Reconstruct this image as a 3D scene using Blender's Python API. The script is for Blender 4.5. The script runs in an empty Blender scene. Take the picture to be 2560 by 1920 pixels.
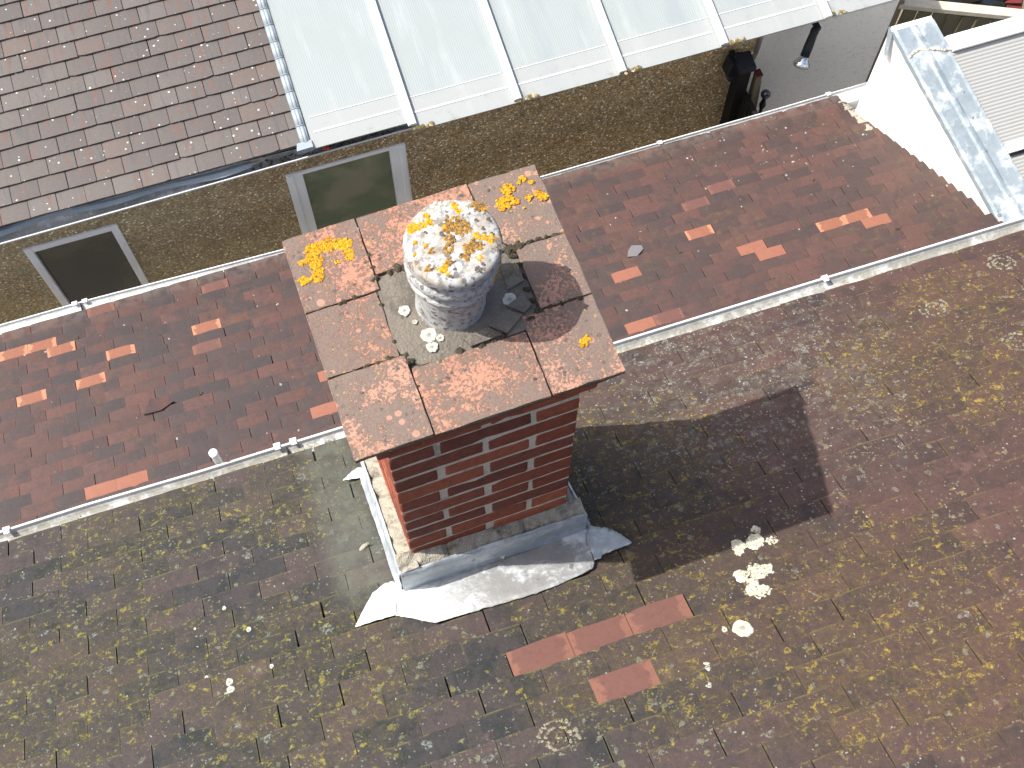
import bpy, bmesh, math, random
from mathutils import Vector, Matrix
S = bpy.context.scene
COL = S.collection
RAD = math.radians
ZO = 6.4                      # working frame has the chimney cap at z = 0; the ground lies 6.4 m below

# ------------------------------------------------------------------ camera, sky, sun, exposure
cam = bpy.data.cameras.new('camera'); cam.sensor_width = 36.0; cam.lens = 36.0 * 3113.1 / 2560.0
cam.clip_start = 0.05; cam.clip_end = 500
camo = bpy.data.objects.new('camera', cam); COL.objects.link(camo)
_p, _r, _y = 0.4165, 0.0077, 0.3558
_f = Vector((math.sin(_y) * math.sin(_p), math.cos(_y) * math.sin(_p), -math.cos(_p)))
_rt = Vector((math.cos(_y), -math.sin(_y), 0)); _up = _rt.cross(_f)
_r2 = _rt * math.cos(_r) + _up * math.sin(_r); _u2 = _up * math.cos(_r) - _rt * math.sin(_r)
camo.matrix_world = Matrix(((_r2.x, _u2.x, -_f.x, -0.2945), (_r2.y, _u2.y, -_f.y, -1.1741), (_r2.z, _u2.z, -_f.z, 2.3137 + ZO), (0, 0, 0, 1)))
S.camera = camo
TOSUN = Vector((-0.650, 0.228, 1.0)).normalized()
w = bpy.data.worlds.new('World'); S.world = w; w.use_nodes = True
_nt = w.node_tree; _bg = _nt.nodes['Background']
_sky = _nt.nodes.new('ShaderNodeTexSky'); _sky.sky_type = 'NISHITA'; _sky.sun_disc = False
_sky.sun_elevation = math.asin(TOSUN.z); _sky.sun_rotation = math.atan2(TOSUN.x, TOSUN.y) % (2 * math.pi)
_sky.air_density = 1.0; _sky.dust_density = 4.0; _sky.ozone_density = 0.6
_nt.links.new(_sky.outputs[0], _bg.inputs[0]); _bg.inputs[1].default_value = 0.115
sun = bpy.data.lights.new('sun', 'SUN'); sun.energy = 3.3; sun.angle = RAD(0.53); sun.color = (1.0, 0.985, 0.93)
suno = bpy.data.objects.new('sun', sun); COL.objects.link(suno)
suno.rotation_euler = (-TOSUN).to_track_quat('-Z', 'Y').to_euler(); suno.location = (-4, 2, 12)
S.view_settings.view_transform = 'Standard'; S.view_settings.look = 'None'
S.view_settings.exposure = 1.0; S.view_settings.gamma = 1.0; S.view_settings.use_curve_mapping = False

# ------------------------------------------------------------------ mesh helpers
class M:
    def __init__(s): s.v = []; s.f = []; s.uv = []; s.t = []; s.sm = []; s.mi = []
    def face(s, pts, uv=None, t=(0.5, 0.5, 0.5), sm=False, mi=0):
        b = len(s.v); s.v += [tuple(p) for p in pts]; s.f.append(list(range(b, b + len(pts))))
        s.uv.append(uv or [(0, 0)] * len(pts)); s.t.append(t); s.sm.append(sm); s.mi.append(mi)
    def mesh(s, verts, faces, t=(0.5, 0.5, 0.5), sm=False, mi=0):
        b = len(s.v); s.v += [tuple(p) for p in verts]
        for f in faces:
            s.f.append([b + i for i in f]); s.uv.append([(0, 0)] * len(f)); s.t.append(t); s.sm.append(sm); s.mi.append(mi)
    def box(s, c, sx, sy, sz, ax=None, t=(0.5, 0.5, 0.5), mi=0):
        ax = ax or (Vector((1, 0, 0)), Vector((0, 1, 0)), Vector((0, 0, 1))); c = Vector(c)
        V = [c + ax[0] * (sx / 2 * i) + ax[1] * (sy / 2 * j) + ax[2] * (sz / 2 * k) for k in (-1, 1) for j in (-1, 1) for i in (-1, 1)]
        s.mesh(V, [(0, 2, 3, 1), (4, 5, 7, 6), (0, 1, 5, 4), (2, 6, 7, 3), (0, 4, 6, 2), (1, 3, 7, 5)], t, False, mi)
    def prism(s, poly, vec, t=(0.5, 0.5, 0.5), mi=0):
        n = len(poly); a = [Vector(p) for p in poly]; b = [p + Vector(vec) for p in a]
        nrm = Vector((0, 0, 0))
        for i in range(n): nrm += a[i].cross(a[(i + 1) % n])
        if nrm.dot(Vector(vec)) > 0: a, b = b, a
        s.mesh(a + b, [list(range(n)), list(range(2 * n - 1, n - 1, -1))] + [(i, i + n, (i + 1) % n + n, (i + 1) % n) for i in range(n)], t, False, mi)
    def build(s, name, mat, parent=None, bevel=0, origin=None):
        me = bpy.data.meshes.new(name); o0 = Vector(origin or (0, 0, 0))
        me.from_pydata([tuple(Vector(p) - o0) for p in s.v], [], s.f)
        ul = me.uv_layers.new(name='UVMap'); k = 0; flat = []; cf = []
        for uv, t in zip(s.uv, s.t):
            for q in uv: flat += q; cf += [t[0], t[1], t[2], 1.0]
        ul.data.foreach_set('uv', flat)
        ca = me.color_attributes.new('tint', 'FLOAT_COLOR', 'CORNER'); ca.data.foreach_set('color', cf)
        me.polygons.foreach_set('use_smooth', s.sm); me.polygons.foreach_set('material_index', s.mi)
        for m in (mat if isinstance(mat, (list, tuple)) else [mat]): me.materials.append(m)
        me.update(); o = bpy.data.objects.new(name, me); COL.objects.link(o)
        pw = WORLD.get(parent.name, Vector((0, 0, 0))) if parent else Vector((0, 0, 0))
        o.location = o0 - pw; WORLD[o.name] = o0
        if parent: o.parent = parent
        if bevel:
            b = o.modifiers.new('bevel', 'BEVEL'); b.width = bevel; b.segments = 2; b.limit_method = 'ANGLE'; b.angle_limit = RAD(40)
        return o
WORLD = {}
def thing(name, label, cat, loc=(0, 0, 0), group=None):
    o = bpy.data.objects.new(name, None); COL.objects.link(o); o.location = loc; o.empty_display_size = 0.1
    WORLD[o.name] = Vector(loc); o['label'] = label; o['category'] = cat
    if group: o['group'] = group
    return o
def tag(o, label=None, cat=None, group=None, kind=None):
    if label: o['label'] = label
    if cat: o['category'] = cat
    if group: o['group'] = group
    if kind: o['kind'] = kind
    return o
def copy_part(o, parent, loc_world):
    c = o.copy(); COL.objects.link(c); c.parent = parent
    c.location = Vector(loc_world) - WORLD.get(parent.name, Vector((0, 0, 0))); WORLD[c.name] = Vector(loc_world)
    return c
def lathe(m, prof, c=(0, 0, 0), n=48, t=(0.5, 0.5, 0.5), jit=0, cap=True, rng=None, ax=None):
    c = Vector(c); ax = ax or (Vector((1, 0, 0)), Vector((0, 1, 0)), Vector((0, 0, 1)))
    V = []; F = []
    for (r, z) in prof:
        for i in range(n):
            a = 2 * math.pi * i / n; rr = r + (rng.uniform(-jit, jit) if rng else 0)
            V.append(c + ax[0] * (rr * math.cos(a)) + ax[1] * (rr * math.sin(a)) + ax[2] * (z + (rng.uniform(-jit, jit) * .6 if rng else 0)))
    for k in range(len(prof) - 1):
        for i in range(n):
            j = (i + 1) % n; F.append((k * n + i, k * n + j, (k + 1) * n + j, (k + 1) * n + i))
    if cap:
        F.append(list(range((len(prof) - 1) * n, len(prof) * n))); F.append(list(range(n - 1, -1, -1)))
    m.mesh(V, F, t, True)
def tube(m, pts, r, n=8, t=(0.5, 0.5, 0.5)):
    pts = [Vector(p) for p in pts]; V = []; F = []
    for i, p in enumerate(pts):
        d = (pts[min(i + 1, len(pts) - 1)] - pts[max(i - 1, 0)]).normalized()
        a = d.orthogonal().normalized() if i == 0 else (a - d * a.dot(d)).normalized()
        b = d.cross(a); rr = r[i] if isinstance(r, (list, tuple)) else r
        V += [p + a * (rr * math.cos(2 * math.pi * k / n)) + b * (rr * math.sin(2 * math.pi * k / n)) for k in range(n)]
    for i in range(len(pts) - 1):
        for k in range(n):
            F.append((i * n + k, i * n + (k + 1) % n, (i + 1) * n + (k + 1) % n, (i + 1) * n + k))
    F.append(list(range(n - 1, -1, -1))); F.append([(len(pts) - 1) * n + k for k in range(n)])
    m.mesh(V, F, t, True)

# ------------------------------------------------------------------ material helpers
class N:
    def __init__(s, name, rough=0.8, spec=0.3, metal=0.0):
        s.m = bpy.data.materials.new(name); s.m.use_nodes = True; s.nt = s.m.node_tree
        s.b = s.nt.nodes['Principled BSDF']; s.out = s.nt.nodes['Material Output']
        s.b.inputs['Roughness'].default_value = rough; s.b.inputs['Specular IOR Level'].default_value = spec; s.b.inputs['Metallic'].default_value = metal
        tc = s.nt.nodes.new('ShaderNodeTexCoord'); s.p = tc.outputs['Object']; s.uvc = tc.outputs['UV']
        s._t = s._xyz = s._uv = None
    def new(s, ty, **kw):
        n = s.nt.nodes.new(ty)
        for k, v in kw.items(): setattr(n, k, v)
        return n
    def put(s, sock, v):
        if isinstance(v, bpy.types.NodeSocket): s.nt.links.new(v, sock)
        elif isinstance(v, (tuple, list)) and len(v) == 3 and sock.type == 'RGBA': sock.default_value = (*v, 1)
        else: sock.default_value = v
    def noise(s, scale, detail=3, rough=0.55, vec=None, dist=0.0, color=False):
        n = s.new('ShaderNodeTexNoise'); s.put(n.inputs['Vector'], vec or s.p)
        for k, v in (('Scale', scale), ('Detail', detail), ('Roughness', rough), ('Distortion', dist)): s.put(n.inputs[k], v)
        return n.outputs['Color' if color else 'Fac']
    def math(s, op, a, b=0.0, c=None):
        n = s.new('ShaderNodeMath', operation=op); s.put(n.inputs[0], a); s.put(n.inputs[1], b)
        if c is not None: s.put(n.inputs[2], c)
        return n.outputs[0]
    def mul(s, a, b): return s.math('MULTIPLY', a, b)
    def add(s, a, b): return s.math('ADD', a, b)
    def sm(s, x, a, b, lo=0.0, hi=1.0):
        n = s.new('ShaderNodeMapRange', interpolation_type='SMOOTHSTEP'); s.put(n.inputs[0], x)
        s.put(n.inputs[1], a); s.put(n.inputs[2], b); s.put(n.inputs[3], lo); s.put(n.inputs[4], hi); return n.outputs[0]
    def lin(s, x, a, b, lo=0.0, hi=1.0):
        n = s.new('ShaderNodeMapRange'); s.put(n.inputs[0], x)
        s.put(n.inputs[1], a); s.put(n.inputs[2], b); s.put(n.inputs[3], lo); s.put(n.inputs[4], hi); return n.outputs[0]
    def mix(s, f, a, b, bt='MIX'):
        n = s.new('ShaderNodeMix', data_type='RGBA', blend_type=bt); s.put(n.inputs[0], f); s.put(n.inputs[6], a); s.put(n.inputs[7], b); return n.outputs[2]
    def vmath(s, op, a, b):
        n = s.new('ShaderNodeVectorMath', operation=op); s.put(n.inputs[0], a)
        if op == 'SCALE': s.put(n.inputs['Scale'], b)
        else: s.put(n.inputs[1], b)
        return n.outputs['Value'] if op in ('LENGTH', 'DISTANCE', 'DOT_PRODUCT') else n.outputs[0]
    def off(s, v): return s.vmath('ADD', s.p, v)
    def warp(s, scale, amt, vec=None):
        return s.vmath('ADD', vec or s.p, s.vmath('SCALE', s.vmath('SUBTRACT', s.noise(scale, 3, color=True), (0.5, 0.5, 0.5)), amt))
    def xyz(s):
        if not s._xyz:
            n = s.new('ShaderNodeSeparateXYZ'); s.put(n.inputs[0], s.p); s._xyz = n.outputs
        return s._xyz
    def uv(s):
        if not s._uv:
            n = s.new('ShaderNodeSeparateXYZ'); s.put(n.inputs[0], s.uvc); s._uv = n.outputs
        return s._uv
    def tint(s):
        if not s._t:
            a = s.new('ShaderNodeAttribute', attribute_name='tint'); n = s.new('ShaderNodeSeparateColor'); s.put(n.inputs[0], a.outputs['Color']); s._t = n.outputs
        return s._t
    def voro(s, scale, vec=None, rnd=1.0, feature='F1'):
        n = s.new('ShaderNodeTexVoronoi', feature=feature); s.put(n.inputs['Vector'], vec or s.p); s.put(n.inputs['Scale'], scale); s.put(n.inputs['Randomness'], rnd); return n
    def spots(s, scale, rmin, rmax, prob, vec=None, ring=False, soft=0.75):
        v = s.voro(scale, vec); sc = s.new('ShaderNodeSeparateColor'); s.put(sc.inputs[0], v.outputs['Color'])
        rad = s.lin(sc.outputs[1], 0, 1, rmin, rmax); d = v.outputs['Distance']
        f = s.sm(d, rad, s.mul(rad, soft))
        if ring: f = s.mul(f, s.sm(d, s.mul(rad, 0.35), s.mul(rad, 0.6), 0.25, 1.0))
        sel = s.math('GREATER_THAN', sc.outputs[0], s.math('SUBTRACT', 1.0, prob))
        return s.mul(f, sel)
    def color(s, c): s.put(s.b.inputs['Base Color'], c); return s
    def bump(s, h, strength=0.4, dist=0.004):
        n = s.new('ShaderNodeBump'); s.put(n.inputs['Height'], h); n.inputs['Strength'].default_value = strength; n.inputs['Distance'].default_value = dist
        s.put(s.b.inputs['Normal'], n.outputs[0]); return s
    def rough(s, r): s.put(s.b.inputs['Roughness'], r); return s

def plain(name, col, rough=0.6, spec=0.3, metal=0.0, var=0.25, scale=30, bump=0.0, dirt=None):
    k = N(name, rough, spec, metal)
    f = k.noise(scale, 5, 0.65); c = k.mix(f, tuple(x * (1 - var) for x in col), tuple(min(1, x * (1 + var)) for x in col))
    if dirt: c = k.mix(k.mul(k.sm(k.noise(scale * .35, 6, .7, k.off((3.1, 1.7, .4))), .5, .72), dirt[1]), c, dirt[0])
    k.color(c)
    if bump: k.bump(k.noise(scale * 3, 4, .7), bump, 0.003)
    return k.m

# roof tiles of the main house: purple brown clay under algae, ochre film, yellow and grey lichen
def mat_main_tiles():
    k = N('weathered_clay_tile', 0.72, 0.35); p = k.p; X, Y, Z = k.xyz()[0], k.xyz()[1], k.xyz()[2]
    t = k.tint(); u, v = k.uv()[0], k.uv()[1]; wp = k.warp(70, 0.014)
    east = k.sm(X, -0.35, 1.1)
    base = k.mix(k.math('POWER', t[0], 1.6), (0.070, 0.056, 0.058), (0.128, 0.082, 0.077))
    base = k.mix(k.mul(east, 0.7), base, k.mix(t[1], (0.095, 0.056, 0.050), (0.15, 0.080, 0.066)))
    base = k.mix(1.0, base, k.mix(k.noise(85, 5, 0.75), (0.45, 0.45, 0.47), (1.5, 1.45, 1.4)), 'MULTIPLY')
    base = k.mix(1.0, base, k.mix(k.noise(420, 2, 0.6), (0.72, 0.72, 0.72), (1.28, 1.28, 1.28)), 'MULTIPLY')
    # pinkish worn clay showing through here and there
    worn = k.mul(k.sm(k.noise(11, 5, 0.7, k.off((7, 2, 1))), 0.56, 0.68), k.sm(t[1], 0.45, 0.9))
    base = k.mix(k.mul(worn, 0.6), base, (0.22, 0.125, 0.112))
    alg = k.mul(k.sm(k.noise(16, 6, 0.72, k.off((1.3, 4.2, 9.1))), 0.47, 0.62), k.lin(t[0], 0, 1, 0.95, 0.35))
    base = k.mix(k.mul(alg, k.lin(east, 0, 1, 0.92, 0.6)), base, (0.030, 0.032, 0.032))
    def blob(cx, cy, r): return k.sm(k.vmath('DISTANCE', p, (cx, cy, -1.241 - .5966 * cy)), r, r * .25)
    zone = blob(-.45, .24, .42)
    for q in ((.40, -.12, .62), (.30, -.62, .55), (-.95, .30, .42), (.8, -.85, .6), (1.5, -.1, .5), (-.6, -.45, .5), (1.75, .1, .3), (-1.2, -.2, .5)): zone = k.math('MAXIMUM', zone, blob(*q))
    drift = k.sm(k.add(k.mul(k.noise(5.5, 4, 0.6, k.off((0.3, 0.2, 5.0))), 0.75), k.mul(zone, 0.34)), 0.44, 0.66)
    fine = k.noise(58, 7, 0.8, k.warp(40, 0.03))
    och = k.mul(k.sm(fine, 0.43, 0.60), k.mul(drift, k.lin(t[1], 0, 1, 0.55, 1.0)))
    base = k.mix(k.mul(och, k.lin(east, 0, 1, 0.44, 0.54)), base, k.mix(k.noise(150, 4, 0.75), (0.095, 0.072, 0.024), (0.26, 0.185, 0.055)))
    olive = k.mul(k.sm(k.noise(42, 7, 0.8, k.warp(25, 0.05, k.off((5, 5, 5)))), 0.55, 0.63), k.sm(k.add(k.mul(k.noise(7, 4, 0.6, k.off((2, 8, 1))), 0.8), k.mul(zone, 0.44)), 0.50, 0.64))
    base = k.mix(k.mul(olive, 0.9), base, k.mix(k.noise(190, 4, .7), (0.24, 0.18, 0.035), (0.76, 0.55, 0.10)))
    # small lichens in loose colonies
    col = k.sm(k.noise(8, 4, 0.65, k.off((3, 3, 8))), 0.44, 0.62)
    yl = k.spots(52, 0.10, 0.48, k.lin(k.mul(col, k.lin(east, 0, 1, 1.0, 0.4)), 0, 1, 0.06, 0.55), k.warp(55, 0.03), soft=0.6)
    base = k.mix(k.mul(yl, 0.8), base, k.mix(k.noise(210, 4, .7), (0.15, 0.115, 0.03), (0.40, 0.30, 0.09)))
    y2 = k.spots(120, 0.12, 0.5, k.lin(col, 0, 1, 0.05, 0.35), k.warp(80, 0.015, k.off((2, 6, 3))))
    base = k.mix(k.mul(y2, 0.7), base, k.mix(k.noise(90, 2), (0.27, 0.22, 0.10), (0.36, 0.34, 0.27)))
    dc = k.vmath('DISTANCE', p, (0.92, 0.10, -1.25)); dense = k.sm(k.add(dc, k.mul(k.noise(5.5, 5, .65), 0.75)), 1.08, 0.55)
    base = k.mix(k.mul(dense, k.sm(k.noise(26, 6, .75, k.off((6, 1, 1))), .42, .7, 0, .55)), base, (0.20, 0.185, 0.16))
    gr = k.spots(52, 0.15, 0.55, k.lin(dense, 0, 1, 0.07, 0.62), k.warp(75, 0.035), ring=True, soft=.6)
    base = k.mix(k.mul(gr, 0.65), base, k.mix(k.noise(240, 3, .7), (0.17, 0.165, 0.14), (0.46, 0.45, 0.39)))
    gr2 = k.spots(24, 0.15, 0.45, k.lin(dense, 0, 1, 0.04, 0.5), k.warp(48, 0.05, k.off((9, 9, 9))), ring=True, soft=.7)
    base = k.mix(k.mul(gr2, k.sm(k.noise(130, 4, .75), .42, .6)), base, (0.34, 0.33, 0.285))
    wh = k.spots(115, 0.1, 0.36, k.lin(dense, 0, 1, 0.035, 0.26), k.warp(90, 0.012, k.off((4, 1, 2))))
    base = k.mix(k.mul(wh, 0.85), base, (0.55, 0.55, 0.50))
    # lichen growing along the lower edges of the tiles
    ed = k.mul(k.sm(v, 0.075, 0.015), k.sm(k.noise(17, 5, 0.7, k.off((8, 3, 3))), 0.47, 0.60))
    base = k.mix(k.mul(ed, 0.7), base, k.mix(k.noise(70, 4, .7), (0.13, 0.10, 0.04), (0.33, 0.25, 0.09)))
    sd = k.mul(k.math('ADD', k.sm(u, 0.03, 0.0), k.sm(u, 0.97, 1.0)), k.sm(k.noise(21, 3), 0.45, 0.6))
    base = k.mix(k.mul(sd, 0.4), base, (0.20, 0.16, 0.07))
    # pale dusty band of run-off beside the stack
    run = k.mul(k.sm(k.math('ABSOLUTE', k.add(X, 0.36)), 0.12, 0.04), k.sm(Y, -0.30, -0.2))
    base = k.mix(k.mul(run, k.lin(k.noise(18, 5, .7), .3, .7, .2, .95)), base, k.mix(k.noise(14, 5, .7, k.off((1, 1, 7))), (0.175, 0.15, 0.142), (0.23, 0.205, 0.14)))
    base = k.mix(1.0, base, k.mix(east, (0.50, 0.585, 0.585), (0.62, 0.60, 0.575)), 'MULTIPLY')
    k.color(base)
    k.bump(k.add(k.mul(k.noise(140, 5, 0.7), 1.0), k.mul(k.add(k.add(och, olive), k.add(gr, yl)), 0.5)), 0.55, 0.003)
    return k.m
def mat_ext_tiles():
    k = N('red_clay_tile', 0.62, 0.4); p = k.p; t = k.tint(); u, v = k.uv()[0], k.uv()[1]; X = k.xyz()[0]; Y = k.xyz()[1]
    east = k.sm(X, 0.6, 2.6)
    red = k.mix(t[1], (0.102, 0.053, 0.045), (0.142, 0.066, 0.053)); dark = k.mix(t[1], (0.060, 0.046, 0.046), (0.084, 0.055, 0.051))
    m = k.sm(k.add(k.mul(k.noise(9, 4, 0.65), 1.0), k.mul(k.math('SUBTRACT', t[0], 0.5), 0.42)), 0.38, 0.70)
    edge = k.mul(k.sm(k.math('ABSOLUTE', k.math('SUBTRACT', u, 0.5)), 0.36, 0.5), 0.3)
    base = k.mix(k.math('MINIMUM', k.add(m, edge), 1.0), dark, red)
    base = k.mix(k.mul(east, 0.5), base, k.mix(t[0], (0.088, 0.053, 0.044), (0.15, 0.078, 0.062)))
    base = k.mix(1.0, base, k.mix(k.noise(60, 5, 0.7), (0.62, 0.62, 0.64), (1.35, 1.32, 1.3)), 'MULTIPLY')
    base = k.mix(1.0, base, k.mix(k.noise(330, 2), (0.8, 0.8, 0.8), (1.2, 1.2, 1.2)), 'MULTIPLY')
    wp = k.warp(50, 0.02)
    och = k.mul(k.sm(k.noise(24, 6, 0.75, wp), 0.5, 0.66), k.add(k.mul(k.sm(k.noise(1.7, 3, .5, k.off((3, 0, 1))), 0.45, 0.62), k.lin(east, 0, 1, 0.35, 0.9)), 0.0))
    base = k.mix(k.mul(och, 0.6), base, (0.19, 0.13, 0.04))
    alg = k.sm(k.noise(13, 5, 0.7, k.off((2, 7, 3))), 0.52, 0.68)
    base = k.mix(k.mul(alg, 0.55), base, (0.05, 0.042, 0.040))
    d = k.vmath('DISTANCE', p, (2.75, 2.5, -4.1)); dense = k.sm(k.add(d, k.mul(k.noise(2.5, 3), 0.6)), 1.15, 0.4)
    wh = k.mul(k.spots(44, 0.08, 0.36, k.lin(dense, 0, 1, 0.02, 0.34), k.warp(60, 0.03)), k.sm(k.noise(11, 4, .6), .42, .58)); base = k.mix(k.mul(wh, 0.85), base, (0.5, 0.49, 0.45))
    eave = k.mul(k.sm(k.add(Y, k.mul(X, 0.026)), 2.62, 2.8), 0.6); base = k.mix(k.mul(eave, k.sm(k.noise(20, 4), .35, .6)), base, (0.19, 0.15, 0.13))
    base = k.mix(1.0, base, (0.67, 0.675, 0.665), 'MULTIPLY')
    k.color(base); k.bump(k.noise(110, 5, 0.7), 0.4, 0.003); return k.m
def mat_neigh_tiles():
    k = N('grey_brown_concrete_tile', 0.7, 0.35); p = k.p; t = k.tint(); u, v = k.uv()[0], k.uv()[1]
    base = k.mix(t[0], (0.150, 0.118, 0.112), (0.195, 0.155, 0.145))
    st = k.new('ShaderNodeCombineXYZ'); k.put(st.inputs[0], k.add(k.mul(u, 1.0), k.mul(t[1], 37.0))); k.put(st.inputs[1], k.mul(v, 0.08)); k.put(st.inputs[2], k.mul(t[0], 11.0))
    s1 = k.sm(k.noise(5.0, 2, 0.5, st.outputs[0]), 0.55, 0.70); base = k.mix(k.mul(s1, 0.75), base, (0.215, 0.108, 0.083))
    s2 = k.sm(k.noise(6.5, 2, 0.5, k.vmath('ADD', st.outputs[0], (3.3, 0, 7))), 0.58, 0.7); base = k.mix(k.mul(s2, 0.55), base, (0.115, 0.108, 0.108))
    base = k.mix(k.mul(k.sm(t[2], 0.86, 0.97), .7), base, (0.195, 0.135, 0.118))
    base = k.mix(1.0, base, k.mix(k.noise(50, 5, 0.7), (0.78, 0.78, 0.78), (1.2, 1.2, 1.2)), 'MULTIPLY')
    base = k.mix(1.0, base, k.mix(k.noise(350, 2), (0.84, 0.84, 0.84), (1.15, 1.15, 1.15)), 'MULTIPLY')
    wh = k.spots(26, 0.06, 0.19, 0.55, k.warp(60, 0.008), soft=0.8); base = k.mix(k.mul(wh, 0.95), base, (0.75, 0.74, 0.71))
    w2 = k.spots(58, 0.08, 0.22, 0.10, k.warp(60, 0.006, k.off((5, 5, 1)))); base = k.mix(k.mul(w2, 0.75), base, (0.45, 0.43, 0.38))
    base = k.mix(1.0, base, (0.655, 0.715, 0.705), 'MULTIPLY')
    k.color(base); k.bump(k.noise(120, 5, 0.7), 0.3, 0.002); return k.m
def mat_new_tile(name, a, b, patch):
    k = N(name, 0.65, 0.35); t = k.tint(); u, v = k.uv()[0], k.uv()[1]
    c = k.mix(k.noise(30, 4, 0.6), a, b)
    end = k.sm(k.add(k.math('ABSOLUTE', k.math('SUBTRACT', u, 0.5)), k.mul(k.math('SUBTRACT', k.noise(32, 4, .6), 0.5), 0.5)), 0.36, 0.42)
    c = k.mix(k.mul(end, patch), c, (0.62, 0.27, 0.15))
    c = k.mix(k.mul(k.sm(k.noise(60, 5, 0.7, k.off((2, 2, 2))), 0.5, 0.72), 0.35), c, tuple(x * 0.55 for x in a))
    c = k.mix(1.0, c, k.mix(k.noise(380, 2), (0.85, 0.85, 0.85), (1.15, 1.15, 1.15)), 'MULTIPLY')
    c = k.mix(1.0, c, (0.8, 0.8, 0.8), 'MULTIPLY')
    k.color(c); k.bump(k.noise(150, 4, 0.7), 0.25, 0.002); return k.m
def mat_cap():
    k = N('lichen_crusted_terracotta', 0.8, 0.25); t = k.tint(); wp = k.warp(120, 0.006)
    c = k.mix(k.noise(18, 4, 0.6), (0.42, 0.185, 0.118), (0.56, 0.29, 0.195))
    c = k.mix(k.mul(k.sm(t[0], 0.3, 0.9), 0.45), c, (0.50, 0.32, 0.235))
    big = k.noise(9, 4, 0.6, k.off((3, 1, 4)))
    sc = k.noise(135, 6, 0.72, wp)
    crust = k.sm(k.add(k.mul(sc, 0.62), k.mul(big, 0.5)), k.lin(t[1], 0, 1, 0.535, 0.465), k.lin(t[1], 0, 1, 0.59, 0.53))
    c = k.mix(k.mul(crust, 0.86), c, k.mix(k.noise(230, 5, 0.8), (0.05, 0.038, 0.033), (0.30, 0.245, 0.205)))
    pd = k.spots(52, 0.15, 0.5, 0.20, k.warp(80, 0.006, k.off((1, 2, 3))), soft=0.9); c = k.mix(k.mul(pd, 0.75), c, (0.56, 0.29, 0.20))
    dk = k.spots(70, 0.15, 0.45, 0.28, wp); c = k.mix(k.mul(dk, k.sm(sc, .38, .55)), c, (0.12, 0.10, 0.085))
    yl = k.spots(140, 0.2, 0.5, 0.07, wp); c = k.mix(k.mul(yl, 0.6), c, (0.45, 0.33, 0.08))
    c = k.mix(1.0, c, k.mix(k.noise(380, 3, .7), (0.6, 0.6, 0.6), (1.35, 1.35, 1.35)), 'MULTIPLY')
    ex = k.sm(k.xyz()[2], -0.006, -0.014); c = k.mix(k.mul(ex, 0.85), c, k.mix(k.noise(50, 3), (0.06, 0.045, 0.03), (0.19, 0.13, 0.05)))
    c = k.mix(1.0, c, (0.80, 0.81, 0.82), 'MULTIPLY'); k.color(c); k.bump(k.add(k.noise(160, 5, 0.75), k.mul(crust, 0.8)), 0.6, 0.003); return k.m
def mat_pot():
    k = N('white_lichened_clay_pot', 0.8, 0.25); wp = k.warp(90, 0.014)
    c = k.mix(k.noise(45, 5, 0.7), (0.30, 0.295, 0.285), (0.52, 0.52, 0.505))
    d = k.sm(k.noise(75, 6, 0.75, wp), 0.52, 0.61); c = k.mix(k.mul(d, 0.8), c, (0.19, 0.18, 0.175))
    d2 = k.spots(70, 0.2, 0.55, 0.38, wp); c = k.mix(k.mul(d2, 0.85), c, (0.12, 0.105, 0.10))
    b = k.mul(k.sm(k.noise(34, 5, 0.7, k.off((2, 5, 1))), 0.47, 0.58), k.sm(k.xyz()[2], 0.225, 0.245)); c = k.mix(k.mul(b, 0.45), c, (0.24, 0.17, 0.09))
    k.color(c); k.bump(k.add(k.noise(130, 6, 0.75), k.mul(d, -0.6)), 0.55, 0.004); return k.m
def mat_mortar(name, a, b, sc=60, dark=0.4):
    k = N(name, 0.9, 0.15); c = k.mix(k.noise(sc, 6, 0.75), a, b)
    c = k.mix(k.mul(k.sm(k.noise(sc * .35, 5, .7, k.off((4, 4, 4))), .5, .66), dark), c, tuple(x * .35 for x in a))
    g = k.voro(sc * 5); c = k.mix(k.mul(k.sm(g.outputs['Distance'], .3, .1), .35), c, tuple(min(1, x * 1.5) for x in b))
    k.color(c); k.bump(k.add(k.noise(sc * 2, 6, .75), k.mul(g.outputs['Distance'], .5)), 0.8, 0.005); return k.m
def mat_brick():
    k = N('weathered_red_brick', 0.8, 0.2); t = k.tint()
    c = k.mix(t[0], (0.25, 0.076, 0.045), (0.42, 0.132, 0.074)); c = k.mix(k.mul(k.sm(t[1], .6, .95), .6), c, (0.155, 0.058, 0.047))
    c = k.mix(1.0, c, k.mix(k.noise(45, 5, .7), (0.4, .38, .38), (1.55, 1.5, 1.45)), 'MULTIPLY')
    c = k.mix(k.mul(k.sm(k.noise(30, 5, .7, k.off((3, 3, 1))), .56, .7), .5), c, (0.075, 0.04, 0.038))
    c = k.mix(k.mul(k.sm(k.noise(95, 5, .75, k.off((1, 3, 1))), .6, .72), .4), c, (0.40, 0.33, 0.28))
    k.color(c); k.bump(k.noise(110, 6, .8), 0.9, 0.006); return k.m
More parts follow.
